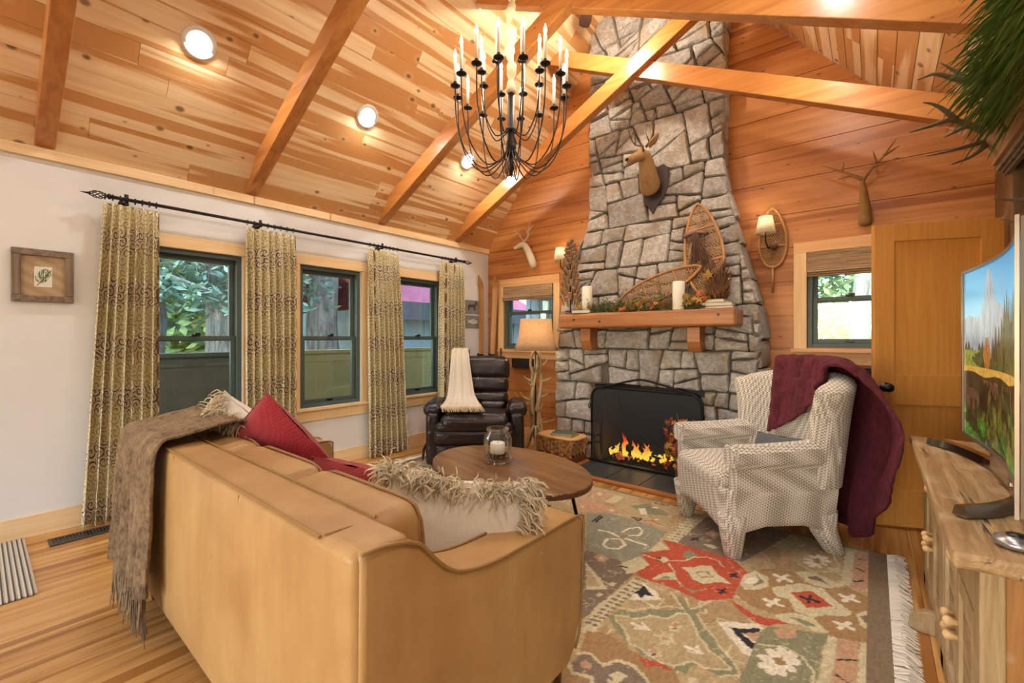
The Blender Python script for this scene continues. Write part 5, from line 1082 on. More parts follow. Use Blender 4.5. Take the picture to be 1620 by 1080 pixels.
def rugcol():
    x, y = gx.copy(), gy.copy(); mir = x < 2.36; x = np.where(mir, 4.72-x, x); m2 = y < 1.5; y = np.where(m2, 3.0-y, y)
    jx = x+(vnoise(gx*45, gy*45, 7, 2)-.5)*.012; jy = y+(vnoise(gx*45, gy*45, 17, 2)-.5)*.012
    c = np.tile(H3(RC['snd']), (len(x), 1)); a = vnoise(gx*6, gy*6, 5); c[a > .58] = H3(RC['och'])*.5+H3(RC['snd'])*.5
    n1 = vnoise(gx*9, gy*9, 31, 2); k = np.abs(n1-.5) < .012; c[k] = H3(RC['crm'])
    for tn, cn, pts in RUGD:
        P = np.array(pts).reshape(-1, 2)/1000.
        lo_ = P.min(0)-.05; hi = P.max(0)+.05; box_ = np.where((jx > lo_[0])*(jx < hi[0])*(jy > lo_[1])*(jy < hi[1]))[0]
        if not len(box_): continue
        X, Y = jx[box_], jy[box_]
        if tn == 'P': k = pin(X, Y, P)
        else:
            k = np.zeros(len(X), bool); w_ = tn*.62
            for p, q in zip(P[:-1], P[1:]):
                d = q-p; L2 = (d**2).sum()+1e-12; t = np.clip(((X-p[0])*d[0]+(Y-p[1])*d[1])/L2, 0, 1); k |= (X-p[0]-t*d[0])**2+(Y-p[1]-t*d[1])**2 < w_*w_
        c[box_[k]] = H3(RC[cn])
        if tn == 'P' and cn in ('brn', 'gry', 'grn', 'red') and len(P) > 5:   # fine scroll lines inside panels
            nn = vnoise(X*11, Y*11, 61+len(P), 2); kk = k & (np.abs(nn-.5) < (.010 if cn != 'red' else .004)); c[box_[kk]] = H3(RC[cn])*.35+H3(RC['crm'])*.65
    e = 4.245-gx; k = e < .085; c[k] = H3('#85745c'); k = (gx-RX0) < .085; c[k] = H3('#85745c')
    k = ((RY1-gy) < .035)|((gy-RY0) < .035); c[k] = H3('#8d7a58')
    c *= (.88+.24*vnoise(gx*170, gy*60, 9, 2))[:, None]; return c
rug = thing('area_rug', 'large patterned wool rug with red medallion and cream fringe', 'rug', (2.36, 2.0, 0))
rc_ = rugcol()
colmesh('rug_pile', vcol('rug_wool', .95, bump=.5), rug, lambda u, v: (RX0+(RX1-RX0)*u, RY0+(RY1-RY0)*v, .012), nx, ny, lambda u, v: rc_)
m = MB(); m.bb(RX0, RX1, RY0, RY1, .0005, .0115); m.build('backing', M['fringe'], rug)
m = MB()
for xe, sg in ((RX1, 1), (RX0, -1)):
    for k in range(1500):
        y = rd.uniform(RY0, RY1); a = rd.uniform(-.5, .5); L_ = rd.uniform(.05, .085); z = rd.uniform(.004, .016)
        m.tube([(xe-.004*sg, y, z), (xe+sg*L_*.5, y+a*L_*.4, z+.006), (xe+sg*L_, y+a*L_+rd.uniform(-.01, .01), .004)], [.0035, .0032, .0018], 3, cap=False)
m.build('fringe', plain('cream_yarn', '#e9e3d2', .9, var=.1), rug, kind='stuff', fix=False)
t = NT('striped_mat'); wv = t.math('SINE', t.math('MULTIPLY', t.n('SeparateXYZ', {0: t.co()}).outputs[1], 2*PI/.02)); t.col(t.mix(t.ramp(t.math('ADD', wv, t.math('MULTIPLY', t.noise(t.co(), 120), .6)), .7, .9), lin('#cfc6b4'), lin('#5b5347'))); t.rough(.95); t.bump(wv, .6, .01); M['mat'] = t.m
o = MB().soft((.50, -.20, .008), (.93, .80, .014), .006, 1, 6).build('doormat', M['mat']); tag(o, 'grey and cream striped cotton mat at the left edge', 'mat')
v_ = thing('floor_register', 'dark metal floor register below the first curtain', 'vent', (.24, .48, 0)); MB().bb(.175, .29, .30, .64, .0, .003).build('grate_back', M['black'], v_)
m = MB(); m.cbox(.165, .19, .29, .65, 0, .009, .002); m.cbox(.28, .305, .29, .65, 0, .009, .002); m.cbox(.19, .28, .29, .31, 0, .009, .002); m.cbox(.19, .28, .63, .65, 0, .009, .002); m.build('frame', M['vent_metal'], v_)
for k in range(20): MB().bb(.19, .28, .313+k*.0158, .321+k*.0158, .003, .008).build('louver', M['vent_metal'], v_)
# ================================================================ DECOR
# ---------------------------------------------------------------- curtain rod and curtains
rod = thing('curtain_rod', 'long dark bronze curtain rod with twisted cage finials above the three windows', 'curtain rod', (.1, 2.3, 2.25))
MB().tube([(.1, .60, 2.25), (.1, 4.0, 2.25)], .0125, 10).build('pole', M['bronze'], rod, True)
for ye, sg in ((.60, -1), (4.0, 1)):
    m = MB(); m.lathe([(.012, 0), (.02, .006), (.02, .014), (.013, .02)], (.1, ye, 2.25), 12, rot=RX(-sg*PI/2)); m.tube([(.1, ye+sg*.115, 2.25), (.1, ye+sg*.155, 2.25)], [.008, .002], 8)
    for k in range(6):
        q = [(.1+.024*math.sin(PI*t)**.8*math.cos(2*PI*k/6+t*3.6), ye+sg*(.015+.105*t), 2.25+.024*math.sin(PI*t)**.8*math.sin(2*PI*k/6+t*3.6)) for t in [i/12 for i in range(13)]]; m.tube(q, .0032, 5)
    m.build('finial', M['bronze'], rod, True)
for y in (.68, 1.56, 2.78, 3.86):
    m = MB(); m.tube([(.0, y, 2.235), (.1, y, 2.235)], .008, 8); m.lathe([(.03, 0), (.03, .008), (.01, .012)], (.001, y, 2.235), 14, rot=RY(PI/2)); m.tube([(.1, y, 2.225), (.1, y, 2.285)], .012, 8); m.build('bracket', M['bronze'], rod, True)
CUR = [(.55, .86, .44, .85, 'scroll-patterned curtain panel left of the first window'), (1.44, 1.85, 1.44, 1.85, 'scroll-patterned curtain panel between the first and middle windows'),
       (2.61, 2.98, 2.62, 3.11, 'scroll-patterned curtain panel between the middle and far windows'), (3.61, 3.99, 3.58, 4.03, 'scroll-patterned curtain panel right of the far window, behind the recliner')]
for ci, (a0, a1, b0, b1, lb) in enumerate(CUR):
    r = thing('curtain', lb, 'curtain', (.1, (a0+a1)/2, 2.2), group='patterned curtains on the window wall'); NP = 7
    def cf(u, v, ci=ci, a0=a0, a1=a1, b0=b0, b1=b1):
        t = 1-v; e = 1-math.exp(-t*5) if t < .2 else 1.; y0 = a0+(b0-a0)*t; y1 = a1+(b1-a1)*t
        ph = u*NP*2*PI+ci*1.3; uu = u+.012*math.sin(u*17+ci); amp = (.022+.018*min(1, t*4))
        pinch = math.exp(-t*26); am = amp*(1-.55*pinch)
        return (.098+am*math.sin(ph+.5*math.sin(t*3+ci))+.006*math.sin(ph*2.1+t*4), y0+(y1-y0)*uu+.010*math.cos(ph*1.0), .012+2.195*v)
    m = MB(); m.grid(cf, 150, 50, uv=lambda u, v: (u*1.05, v*2.2)); m.build('panel', M['curtain'], r, True, solid=.003, fix=False)
    for k in range(NP+1):
        y = a0+.015+(a1-a0-.03)*k/NP; q = [(.1+.021*math.cos(2*PI*i/18), y+.003, 2.247+.021*math.sin(2*PI*i/18)) for i in range(18)]; MB().loop(q, .0028, 5).build('ring', M['bronze'], r, True)
# ---------------------------------------------------------------- wall pictures
r = thing('framed_picture', 'square barn-wood frame with a small pine sprig print on the white wall', 'picture', (.01, .283, 1.675))
y0, y1, z0, z1 = .143, .423, 1.505, 1.845; fw_ = .042
for q in ((y0, y1, z1-fw_, z1), (y0, y1, z0, z0+fw_)): MB().cbox(.004, .03, *q, .004).build('frame_side', M['barn'], r)
for q in ((y0, y0+fw_, z0+fw_, z1-fw_), (y1-fw_, y1, z0+fw_, z1-fw_)): MB().cbox(.004, .03, *q, .004).build('frame_side', M['barn_z'], r)
MB().bb(.004, .012, y0+fw_, y1-fw_, z0+fw_, z1-fw_).build('burlap_mat', M['burlap'], r)
def sprig(u, v):
    c = np.tile(np.array([.86, .86, .78]), (len(u), 1)); n_ = vnoise(u*9, v*12, 3); n2 = vnoise(u*26, v*8+u*20, 8)
    k = (np.abs(v-.55-.3*(u-.5)) < .30*np.sin(np.clip(u, 0, 1)*PI)+.05)*(n2 > .42); c[k] = np.array([.42, .5, .3]); k2 = k*(n_ > .55); c[k2] = np.array([.28, .36, .2])
    k = np.abs(v-.25-1.0*(u-.35)) < .03; c[k] = np.array([.4, .3, .2]); e = (u < .05)|(u > .95)|(v < .04)|(v > .96); c[e] = np.array([.9, .89, .84]); return c
colmesh('print', vcol('sprig_print', .6), r, lambda u, v: (.0135, .243+.08*u, 1.605+.13*v), 60, 80, sprig)
M['grey_board'] = plain('grey_board', '#8c8880', .8, bump=.3, bs=30, var=.2); M['silh'] = plain('dark_silhouette', '#4a443e', .8); M['fish'] = plain('fish_grey', '#c6c4bb', .6)
def plaque(nm, lb, z0, z1, poly, mt, extra=None):
    r = thing(nm, lb, 'wall sign', (.01, 4.24, (z0+z1)/2)); zc = (z0+z1)/2
    for k in range(3): a = z0+(z1-z0)*k/3; MB().cbox(.003, .016, 4.11, 4.375, a+.001, a+(z1-z0)/3-.001, .002).build('board', M['grey_board'], r)
    MB().prism([(4.24+y, zc+z) for y, z in poly], lambda u, v, t: (t, u, v), .015, .021).build('silhouette', M[mt], r)
    return r
elk = [(-.075, -.055), (-.062, -.055), (-.055, -.01), (.0, -.005), (.03, -.01), (.038, -.055), (.05, -.055), (.05, -.005), (.058, .02), (.07, .032), (.092, .036), (.09, .048), (.075, .052), (.085, .075), (.078, .078), (.068, .055), (.055, .075), (.048, .072), (.058, .05), (.045, .032), (.0, .026), (-.06, .028), (-.078, .015), (-.082, -.01)]
plaque('elk_sign', 'grey board sign with a dark elk silhouette, above the fish sign', 1.60, 1.775, elk, 'silh')
fish = [(-.105, .03), (-.085, .0), (-.105, -.03), (-.07, -.012), (-.02, -.034), (.02, -.036), (.03, -.046), (.04, -.034), (.08, -.02), (.105, -.002), (.08, .016), (.04, .028), (.02, .044), (.0, .032), (-.03, .026), (-.07, .012)]
plaque('fish_sign', 'grey board sign with a pale trout silhouette, below the elk sign', 1.405, 1.57, fish, 'fish')
# ---------------------------------------------------------------- skis and poles in the corner
for i, (x, y, tx, lb) in enumerate(((.05, 4.38, .0, 'left wooden ski standing in the corner against the white wall'), (.17, 4.47, .055, 'right wooden ski standing in the corner against the cedar wall'))):
    r = thing('wooden_ski', lb, 'ski', (x, y, 0)); m = MB(); q = []
    pts = [(0, 0.0, 0), (0, .0, .5), (0, 0, 1.2), (0, 0, 1.85), (0, -.02, 1.98), (0, -.06, 2.07), (0, -.09, 2.11)]
    sp = spline(pts, 6); N_ = len(sp); vs_ = []
    for k, p in enumerate(sp):
        z = p.z; w_ = .036+.006*abs(z-1)/1.; w_ = w_*(1 if z < 2.0 else max(.15, (2.125-z)/.125)); xo = tx*(z/2.-.5)*2
        for a, b_ in ((-w_, 0), (w_, 0), (w_*.8, .014), (-w_*.8, .014)): vs_.append(RZ(.3+.2*i) @ Vector((a, p.y-b_, z))+Vector((x+xo, y, .002)))
    m.add(vs_, [(k*4+j, k*4+(j+1) % 4, (k+1)*4+(j+1) % 4, (k+1)*4+j) for k in range(N_-1) for j in range(4)]+[(3, 2, 1, 0), tuple((N_-1)*4+k for k in range(4))]); m.build('ski_blade', M['ash_wood'], r, 'a')
    c = RZ(.3+.2*i) @ Vector((0, -.02, 0))+Vector((x, y, 0)); m = MB(); m.box((c.x, c.y, 1.0), (.07, .03, .10), RZ(.3)); m.tube([(c.x-.03, c.y-.03, 1.03), (c.x, c.y-.06, 1.06), (c.x+.03, c.y-.03, 1.03)], .006, 6); m.build('binding', M['dark_metal'], r)
for x, lb in ((.27, 'dark ski pole leaning beside the wooden skis'),):
    r = thing('ski_pole', lb, 'ski pole', (x, 4.5, 0)); MB().tube([(x, 4.48, .004), (x-.0, 4.53, 1.12)], .007, 8).build('shaft', M['bronze'], r); MB().tube([(x, 4.525, 1.0), (x, 4.53, 1.13)], .012, 8).build('grip', M['black'], r)
# black heater box under the left small window, grille on the right
r = thing('wall_heater', 'small black wall heater below the cedar-wall window behind the lamp', 'heater', (.68, 4.55, .97)); MB().cbox(.47, .90, 4.52, 4.569, .88, 1.00, .006).build('case', M['black'], r)
for k in range(5): MB().bb(.50, .87, 4.514, 4.521, .895+k*.02, .905+k*.02).build('louver', M['vent_metal'], r)
r = thing('wall_grille', 'bronze return-air grille below the window right of the chimney', 'vent', (4.1, 4.55, 1.0)); MB().cbox(3.95, 4.40, 4.555, 4.569, .86, 1.03, .004).build('plate', M['bronze'], r)
for k in range(14): MB().bb(3.965+k*.03, 3.98+k*.03, 4.548, 4.556, .88, 1.01).build('louver', M['plaque'], r)
# ---------------------------------------------------------------- chandelier
CX, CY = 2.31, 2.27
chd = thing('chandelier', 'black iron chandelier with twenty-four candle bulbs hanging from the ridge', 'chandelier', (CX, CY, 2.4))
m = MB(); m.tube([(CX, CY, z) for z in (2.36, 2.50)], [.012, .018], 12); m.tube([(CX, CY, z) for z in (2.50, 2.56, 2.60, 2.91)], [.032, .036, .024, .024], 14); m.lathe([(.024, 2.64), (.04, 2.65), (.04, 2.665), (.024, 2.675)], (CX, CY, 0), 16); m.build('stem', M['bronze'], chd, True)
sl = [(CX+.008*math.sin(z*31), CY+.008*math.cos(z*23), z) for z in np.linspace(2.90, 5.28, 90)]; m = MB(); m.tube(sl, [.027+.008*math.sin(k*1.3)+.004*math.sin(k*2.9) for k in range(90)], 12); m.build('chain_sleeve', M['sleeve'], chd, True)
m = MB(); m.lathe([(.0, 5.23), (.06, 5.24), (.065, 5.27), (.05, 5.32), (0, 5.32)], (CX, CY, 0), 20); m.build('canopy', M['bronze'], chd, True)
for k in range(6):
    a = 2*PI*k/6; m = MB(); q = [(CX+math.cos(a)*r_, CY+math.sin(a)*r_, z) for r_, z in ((.012, 2.46), (.035, 2.42), (.04, 2.38), (.022, 2.355), (.0, 2.37))]; m.tube(spline(q, 4), .0028, 5); m.build('scroll', M['bronze'], chd, True)
bulbs = []
for ringi, (nn, R_, zp, z0, zd, off) in enumerate(((16, .37, 2.91, 2.53, 2.395, .1), (8, .205, 3.0, 2.655, 2.61, .25))):
    for k in range(nn):
        a = 2*PI*k/nn+off; ca, sa = math.cos(a), math.sin(a)
        q = [(CX+ca*r_, CY+sa*r_, z) for r_, z in ((.025, z0), (.08 if ringi == 0 else .05, z0-.08 if ringi == 0 else z0-.02), (.19 if ringi == 0 else .11, zd), (.30 if ringi == 0 else .17, zd+.10), (R_-.01, zd+(zp-zd)*.55), (R_, zp-.01))]
        MB().tube(spline(q, 5), .0042, 6).build('arm', M['bronze'], chd, True)
        m = MB(); c = (CX+ca*R_, CY+sa*R_, zp); m.lathe([(0, -.008), (.012, -.006), (.03, .0), (.033, .006), (.028, .006), (.012, .002), (.012, .03), (.0, .03)], c, 16); m.build('drip_pan', M['bronze'], chd, True)
        m = MB(); m.lathe([(.0105, .02), (.0105, .178), (.006, .183), (0, .183)], c, 12); m.build('candle', M['wax'], chd, True)
        m = MB(); m.lathe([(0, .182), (.006, .184), (.011, .198), (.010, .212), (.004, .232), (0, .245)], c, 10); m.build('flame_bulb', M['bulb'], chd, True); bulbs.append((c[0], c[1], c[2]+.215))
for i, p in enumerate(bulbs):
    L = bpy.data.lights.new('bulb', 'POINT'); L.energy = BULB_W; L.color = (1, .9, .76); L.shadow_soft_size = .012; lo = bpy.data.objects.new('bulb_light', L); C.objects.link(lo); lo.location = (p[0], p[1], p[2]+.035)
# ---------------------------------------------------------------- ceiling fan
FX, FY, FZ = 2.31, 3.40, 4.36
fan = thing('ceiling_fan', 'dark-bladed ceiling fan high between the last two trusses', 'ceiling fan', (FX, FY, FZ))
MB().tube([(FX, FY, FZ+.06), (FX, FY, 5.3)], .013, 10).build('downrod', M['bronze'], fan); m = MB(); m.lathe([(0, -.08), (.05, -.075), (.11, -.03), (.12, .03), (.06, .08), (0, .08)], (FX, FY, FZ), 24); m.build('motor', M['bronze'], fan, True)
for k in range(5):
    a = math.atan2(.44, -.35)+2*PI*k/5; R_ = RZ(a) @ RX(.2); m = MB(); m.prism([(.16, -.035), (.50, -.06), (.58, -.05), (.60, 0), (.58, .05), (.50, .06), (.16, .035)], lambda u, v, t: tuple(R_ @ Vector((u, v, t))+Vector((FX, FY, FZ+.02-.0))), -.004, .004); m.build('blade', M['plaque'], fan)
    MB().tube([tuple(RZ(a) @ Vector((.09, 0, 0))+Vector((FX, FY, FZ+.015))), tuple(RZ(a) @ Vector((.22, 0, 0))+Vector((FX, FY, FZ+.025)))], .012, 6).build('blade_iron', M['bronze'], fan)
m = MB(); m.lathe([(0, -.17), (.06, -.15), (.085, -.11), (.06, -.075)], (FX, FY, FZ), 20); m.build('light_globe', M['can_lens'], fan, True)
L = bpy.data.lights.new('fan', 'POINT'); L.energy = FAN_W; L.color = (1, .9, .75); L.shadow_soft_size = .07; lo = bpy.data.objects.new('fan_light', L); C.objects.link(lo); lo.location = (FX, FY, FZ-.26)
# ---------------------------------------------------------------- deer heads
def skinned(name, mt, parent, joints, edges, sub=2, noise_=0.):
    # joints: list of (pos, rx, ry); a skin-modifier body turned into one mesh
    me = bpy.data.meshes.new(name); I = MW(parent).inverted(); me.from_pydata([tuple(I @ Vector(j[0])) for j in joints], edges, []); o = bpy.data.objects.new(name, me); C.objects.link(o); o.parent = parent
    sk = o.modifiers.new('skin', 'SKIN'); sk.use_smooth_shade = True
    for i, j in enumerate(joints): me.skin_vertices[0].data[i].radius = (j[1], j[2])
    me.skin_vertices[0].data[0].use_root = True
    s_ = o.modifiers.new('sub', 'SUBSURF'); s_.levels = s_.render_levels = sub; me.materials.append(mt); return o
def branch_antler(name, parent, mt, pts, r0, tines, smooth=True, keep=.22):
    m = MB(); q = spline(pts, 5); m.tube(q, taper(len(q), r0, r0*keep, .9), 8)
    for i, tip, bend in tines:
        b_ = q[int(i*(len(q)-1))]; e = arc(b_, (b_+Vector(tip))/2+Vector(bend), tip, 6); m.tube(e, taper(7, r0*.7, r0*.12), 7)
    return m.build(name, mt, parent, True)
# mounted buck on the chimney; looks toward -x,-y
dc = Vector((2.46, 4.38, 2.82)); dk = thing('deer_mount', 'mounted buck head with antlers on a dark shield plaque high on the stone chimney', 'deer mount', dc)
pl_ = [(-.17, .16), (-.16, -.02), (-.12, -.12), (-.05, -.19), (0, -.27), (.05, -.19), (.12, -.12), (.16, -.02), (.17, .16), (.11, .21), (.05, .19), (0, .23), (-.05, .19), (-.11, .21)]
m = MB(); m.prism([(dc.x+x*.95, dc.z-.03+z*1.02) for x, z in pl_], lambda u, v, t: (u, t, v), 4.335, 4.355); m.build('plaque', M['plaque'], dk, bevel=.006)
F = Vector((-.50, -.80, -.34)).normalized(); HD = Vector((2.47, 4.10, 3.045)); S_ = Vector((.81, -.58, 0)).normalized()*-1
J = [((2.45, 4.335, 2.745), .105, .15), ((2.455, 4.27, 2.80), .105, .135), ((2.465, 4.20, 2.88), .09, .11), ((2.472, 4.15, 2.96), .078, .088), (tuple(HD), .072, .07), (tuple(HD+F*.07+Vector((0, 0, -.005))), .058, .056), (tuple(HD+F*.13+Vector((0, 0, -.012))), .046, .044), (tuple(HD+F*.18+Vector((0, 0, -.018))), .040, .038), (tuple(HD+F*.20+Vector((0, 0, -.02))), .030, .028)]
skinned('deer_body', M['deer_fur'], dk, J, [(i, i+1) for i in range(len(J)-1)])
m = MB(); m.soft(tuple(HD+F*.205+Vector((0, 0, -.006))), (.04, .03, .028), .012, 3, 2, rot=RZ(-.67)); m.build('nose', M['black'], dk, True)
for s_ in (-1, 1):
    m = MB(); e = HD+F*.05+S_*s_*.058+Vector((0, 0, .022)); m.lathe([(0, -.011), (.008, -.008), (.011, 0), (.008, .008), (0, .011)], tuple(e), 10); m.build('eye', M['black'], dk, True)
    b_ = HD-F*.02+S_*s_*.055+Vector((0, 0, .04)); d_ = (S_*s_*.8+Vector((0, 0, .55))-F*.25).normalized(); m = MB(); m.tube([b_, b_+d_*.05, b_+d_*.10, b_+d_*.145], [.014, .042, .036, .004], 10, flat=.45); m.build('ear', M['deer_fur'], dk, True)
    b_ = HD+S_*s_*.028+Vector((0, 0, .055)); up = Vector((0, 0, 1)); P_ = [b_, b_+S_*s_*.05+up*.05-F*.03, b_+S_*s_*.13+up*.10, b_+S_*s_*.165+up*.18+F*.03, b_+S_*s_*.13+up*.27+F*.09]
    branch_antler('antler', dk, M['plaque'] if 0 else M['twig'], P_, .014, [(.18, b_+S_*s_*.04+up*.13+F*.03, (0, 0, 0)), (.5, b_+S_*s_*.10+up*.23+F*.02, S_*s_*.02), (.75, b_+S_*s_*.19+up*.28-F*.02, S_*s_*.02)])
# carved white deer head, left; faces left
def carved(nm, lb, c, mt, bodyJ, sc=1., face=-1, antl=None, amt=None, grp=None):
    r = thing(nm, lb, 'wall decor', c); skinned('carved_head', mt, r, bodyJ, [(i, i+1) for i in range(len(bodyJ)-1)], 2)
    for P_, r0, tn in antl: branch_antler('antler', r, amt or mt, P_, r0, tn)
    return r
J = [((.845, 4.515, 2.15), .05, .045), ((.825, 4.50, 2.24), .065, .055), ((.775, 4.49, 2.36), .05, .05), ((.735, 4.47, 2.45), .04, .045), ((.70, 4.46, 2.475), .042, .042), ((.64, 4.44, 2.45), .03, .03), ((.585, 4.42, 2.42), .022, .022)]
B0 = Vector((.73, 4.46, 2.50))
carved('carved_deer_head', 'small whitewashed carved deer head with antlers on the cedar wall above the small window', (.78, 4.55, 2.3), M['white_wood'], J, antl=[
    ([B0, B0+Vector((.05, 0, .06)), B0+Vector((.07, -.01, .14)), B0+Vector((.11, -.02, .23))], .014, [(.3, B0+Vector((.13, -.02, .10)), (0, 0, 0)), (.6, B0+Vector((.15, -.02, .18)), (0, 0, 0)), (.5, B0+Vector((.03, -.02, .17)), (0, 0, 0))]),
    ([B0+Vector((-.01, 0, 0)), B0+Vector((-.07, .02, .06)), B0+Vector((-.13, .03, .13)), B0+Vector((-.2, .03, .17))], .010, [(.5, B0+Vector((-.09, .02, .15)), (0, 0, 0)), (.75, B0+Vector((-.19, .02, .10)), (0, 0, 0))])])
# carved head right: tall wedge with antlers, faces the camera
J = [((4.13, 4.54, 2.17), .050, .035), ((4.13, 4.53, 2.27), .048, .04), ((4.125, 4.50, 2.37), .036, .045), ((4.12, 4.46, 2.46), .024, .036), ((4.115, 4.43, 2.52), .014, .018)]
B0 = Vector((4.118, 4.44, 2.52))
carved('carved_elk_head', 'narrow carved wooden elk head with pale antlers on the cedar wall above the open door', (4.13, 4.55, 2.35), M['aged_wood'], J, amt=M['aged_wood'], antl=[
    ([B0, B0+Vector((-.07, -.01, .05)), B0+Vector((-.15, -.02, .10)), B0+Vector((-.27, -.03, .17))], .016, [(.35, B0+Vector((-.16, -.03, .03)), (0, 0, 0)), (.6, B0+Vector((-.12, -.03, .16)), (0, 0, 0))]),
    ([B0, B0+Vector((.05, -.01, .07)), B0+Vector((.11, -.02, .13)), B0+Vector((.20, -.03, .26))], .016, [(.4, B0+Vector((.16, -.03, .10)), (0, 0, 0)), (.55, B0+Vector((.06, -.03, .20)), (0, 0, 0)), (.75, B0+Vector((.22, -.03, .20)), (0, 0, 0))])])
# ---------------------------------------------------------------- snowshoes
def snowshoe(r, O, ax, up, nrm, L_, W_, tail, mt, lacing=True, pitch=.016, toe_up=0.):
    # outline in (a across, b along, 0 = tail end)
    O, ax, up, nrm = map(Vector, (O, ax, up, nrm)); body = L_-tail
    def half(t): return W_/2*(max(0, math.sin(PI*min(1, max(0, t))**.78))**.62)
    B = [i/26 for i in range(27)]; left = [(-half(t), tail+body*t) for t in B]; right = [(half(t), tail+body*t) for t in B]
    pl = left+right[::-1][1:-1]; P_ = [O+ax*a+up*b_ for a, b_ in pl]; MB().loop(P_, .0135, 8).build('frame', mt, r, True)
    if tail > .02: MB().tube([O+up*.0-ax*.004, O+up*(tail+.02)-ax*.0], [.010, .012], 8).build('tail', mt, r, True)
    m = MB(); R_ = .0032
    def ok(a, b_): t = (b_-tail)/body; return 0 < t < 1 and abs(a) < half(t)-.003
    for dirn in ((1, 1.3), (-1, 1.3), (1, 0)):
        d = Vector((dirn[0], dirn[1])).normalized(); n_ = Vector((-d.y, d.x)); k = -int(1.3/pitch)
        stp = pitch if dirn[1] else pitch*1.15
        for k in range(-int(1.2/stp), int(1.2/stp)):
            ts = np.linspace(-1.2, 1.2, 161); run = []
            for t in ts:
                a, b_ = d.x*t+n_.x*k*stp, d.y*t+n_.y*k*stp+tail+body*.5
                if ok(a, b_): run.append((a, b_))
                else:
                    if len(run) > 1: m.tube([O+ax*run[0][0]+up*run[0][1], O+ax*run[-1][0]+up*run[-1][1]], R_, 3, cap=False)
                    run = []
    m.build('webbing', M['rawhide'], r, kind='stuff', fix=False)
    for t in (.36, .72):
        w_ = half(t); MB().tube([O+ax*(-w_)+up*(tail+body*t), O+ax*w_+up*(tail+body*t)], .009, 8).build('crossbar', mt, r)
    return half, body
# leaning snowshoe on the mantel (toe up)
r = thing('snowshoe', 'large webbed snowshoe leaning upright on the mantel against the stone', 'snowshoe', (2.99, 4.1, 1.52))
upv = Vector((-.17, .22, 1)).normalized(); axv = Vector((1, 0, .17)).normalized()
snowshoe(r, (3.09, 4.03, 1.52), axv, upv, (0, -1, 0), 1.03, .33, .12, M['ash_wood'], pitch=.02)
bow = MB(); c = Vector((2.93, 4.17, 2.24))
for a, s_ in ((-.4, 1), (PI+.5, 1), (PI*1.45, .8)): q = [c, c+Vector((math.cos(a)*.05, -.02, math.sin(a)*.04)), c+Vector((math.cos(a)*.11, -.02, math.sin(a)*.075))]; bow.tube(q, [.02, .03, .035], 10, flat=.6)
d_ = thing('birch_ornament', 'birch bark rolls and dried stems tied to the upright snowshoe', 'ornament', c); bow.build('bark_rolls', plain('birch_roll', '#8a6a5c', .8, var=.2), d_, True); m = MB()
for k in range(46):
    a = rd.uniform(-.09, .09); b_ = c+Vector((rd.uniform(-.02, .02), -.04, -.02)); e = b_+Vector((.08+a*1.6, rd.uniform(-.03, .0), -rd.uniform(.35, .62))); m.tube(arc(b_, (b_+e)/2+Vector((rd.uniform(-.03, .03), -.02, 0)), e, 4), .0032, 4)
m.build('dried_stems', M['twig'], d_, kind='stuff', fix=False)
r = thing('snowshoe', 'webbed snowshoe lying slanted low on the mantel behind the greenery', 'snowshoe', (2.6, 4.08, 1.55))
upv = Vector((.90, .03, .38)).normalized(); axv = Vector((-.36, .12, .9)).normalized()
snowshoe(r, (2.14, 4.06, 1.545), axv, upv, (0, -1, 0), .93, .24, .08, M['ash_wood'], pitch=.02)
# wall snowshoe sconces
def sconce(lb, x, zt, zb, ysh, shx):
    r = thing('snowshoe_sconce', lb, 'wall lamp', (x, 4.55, (zt+zb)/2)); snowshoe(r, (x+.01, 4.545, zb), (1, 0, 0), (-.01, 0, 1), (0, -1, 0), zt-zb, .215, .22, M['ash_wood'], pitch=.018)
    MB().box((x, 4.556, zb+.50), (.14, .012, .26), taper=.6).build('backboard', M['leg_wood'], r)
    s0 = (x+shx, 4.46, zt-.24); m = MB(); m.lathe([(.08, 0), (.052, .15)], s0, 28); o = m.v and None; m.f = [f for f in m.f if len(f) == 4]; m.build('shade', M['white_shade'], r, True, solid=.003)
    MB().tube([(x, 4.55, zt-.36), (x+shx*.5, 4.48, zt-.37), (x+shx, 4.46, zt-.31), (x+shx, 4.46, zt-.2)], .006, 8).build('lamp_arm', M['bronze'], r, True)
    m = MB(); m.lathe([(0, 0), (.014, .01), (.018, .03), (.01, .05), (0, .055)], (x+shx, 4.46, zt-.2), 12); m.build('bulb', M['white_trim'], r, True)
    m = MB(); m.lathe([(0, -.02), (.03, -.015), (.04, .01), (.03, .035), (0, .04)], (x+.02, 4.50, zb+.40), 12); m.build('pine_cone', M['twig'], r, True)
    L = bpy.data.lights.new('sconce', 'POINT'); L.energy = .8; L.color = (1, .85, .65); L.shadow_soft_size = .02; lo = bpy.data.objects.new('sconce_shade_fill', L); C.objects.link(lo); lo.location = (x+shx, 4.46, zt-.12)  # point added to brighten the cream shade, not a lit bulb
    return r
sconce('snowshoe wall lamp with a cream shade right of the chimney', 3.475, 2.44, 1.68, 4.46, -.035)
sconce('snowshoe wall lamp with a cream shade left of the chimney, behind the driftwood tree', 1.345, 2.44, 1.68, 4.46, -.07)
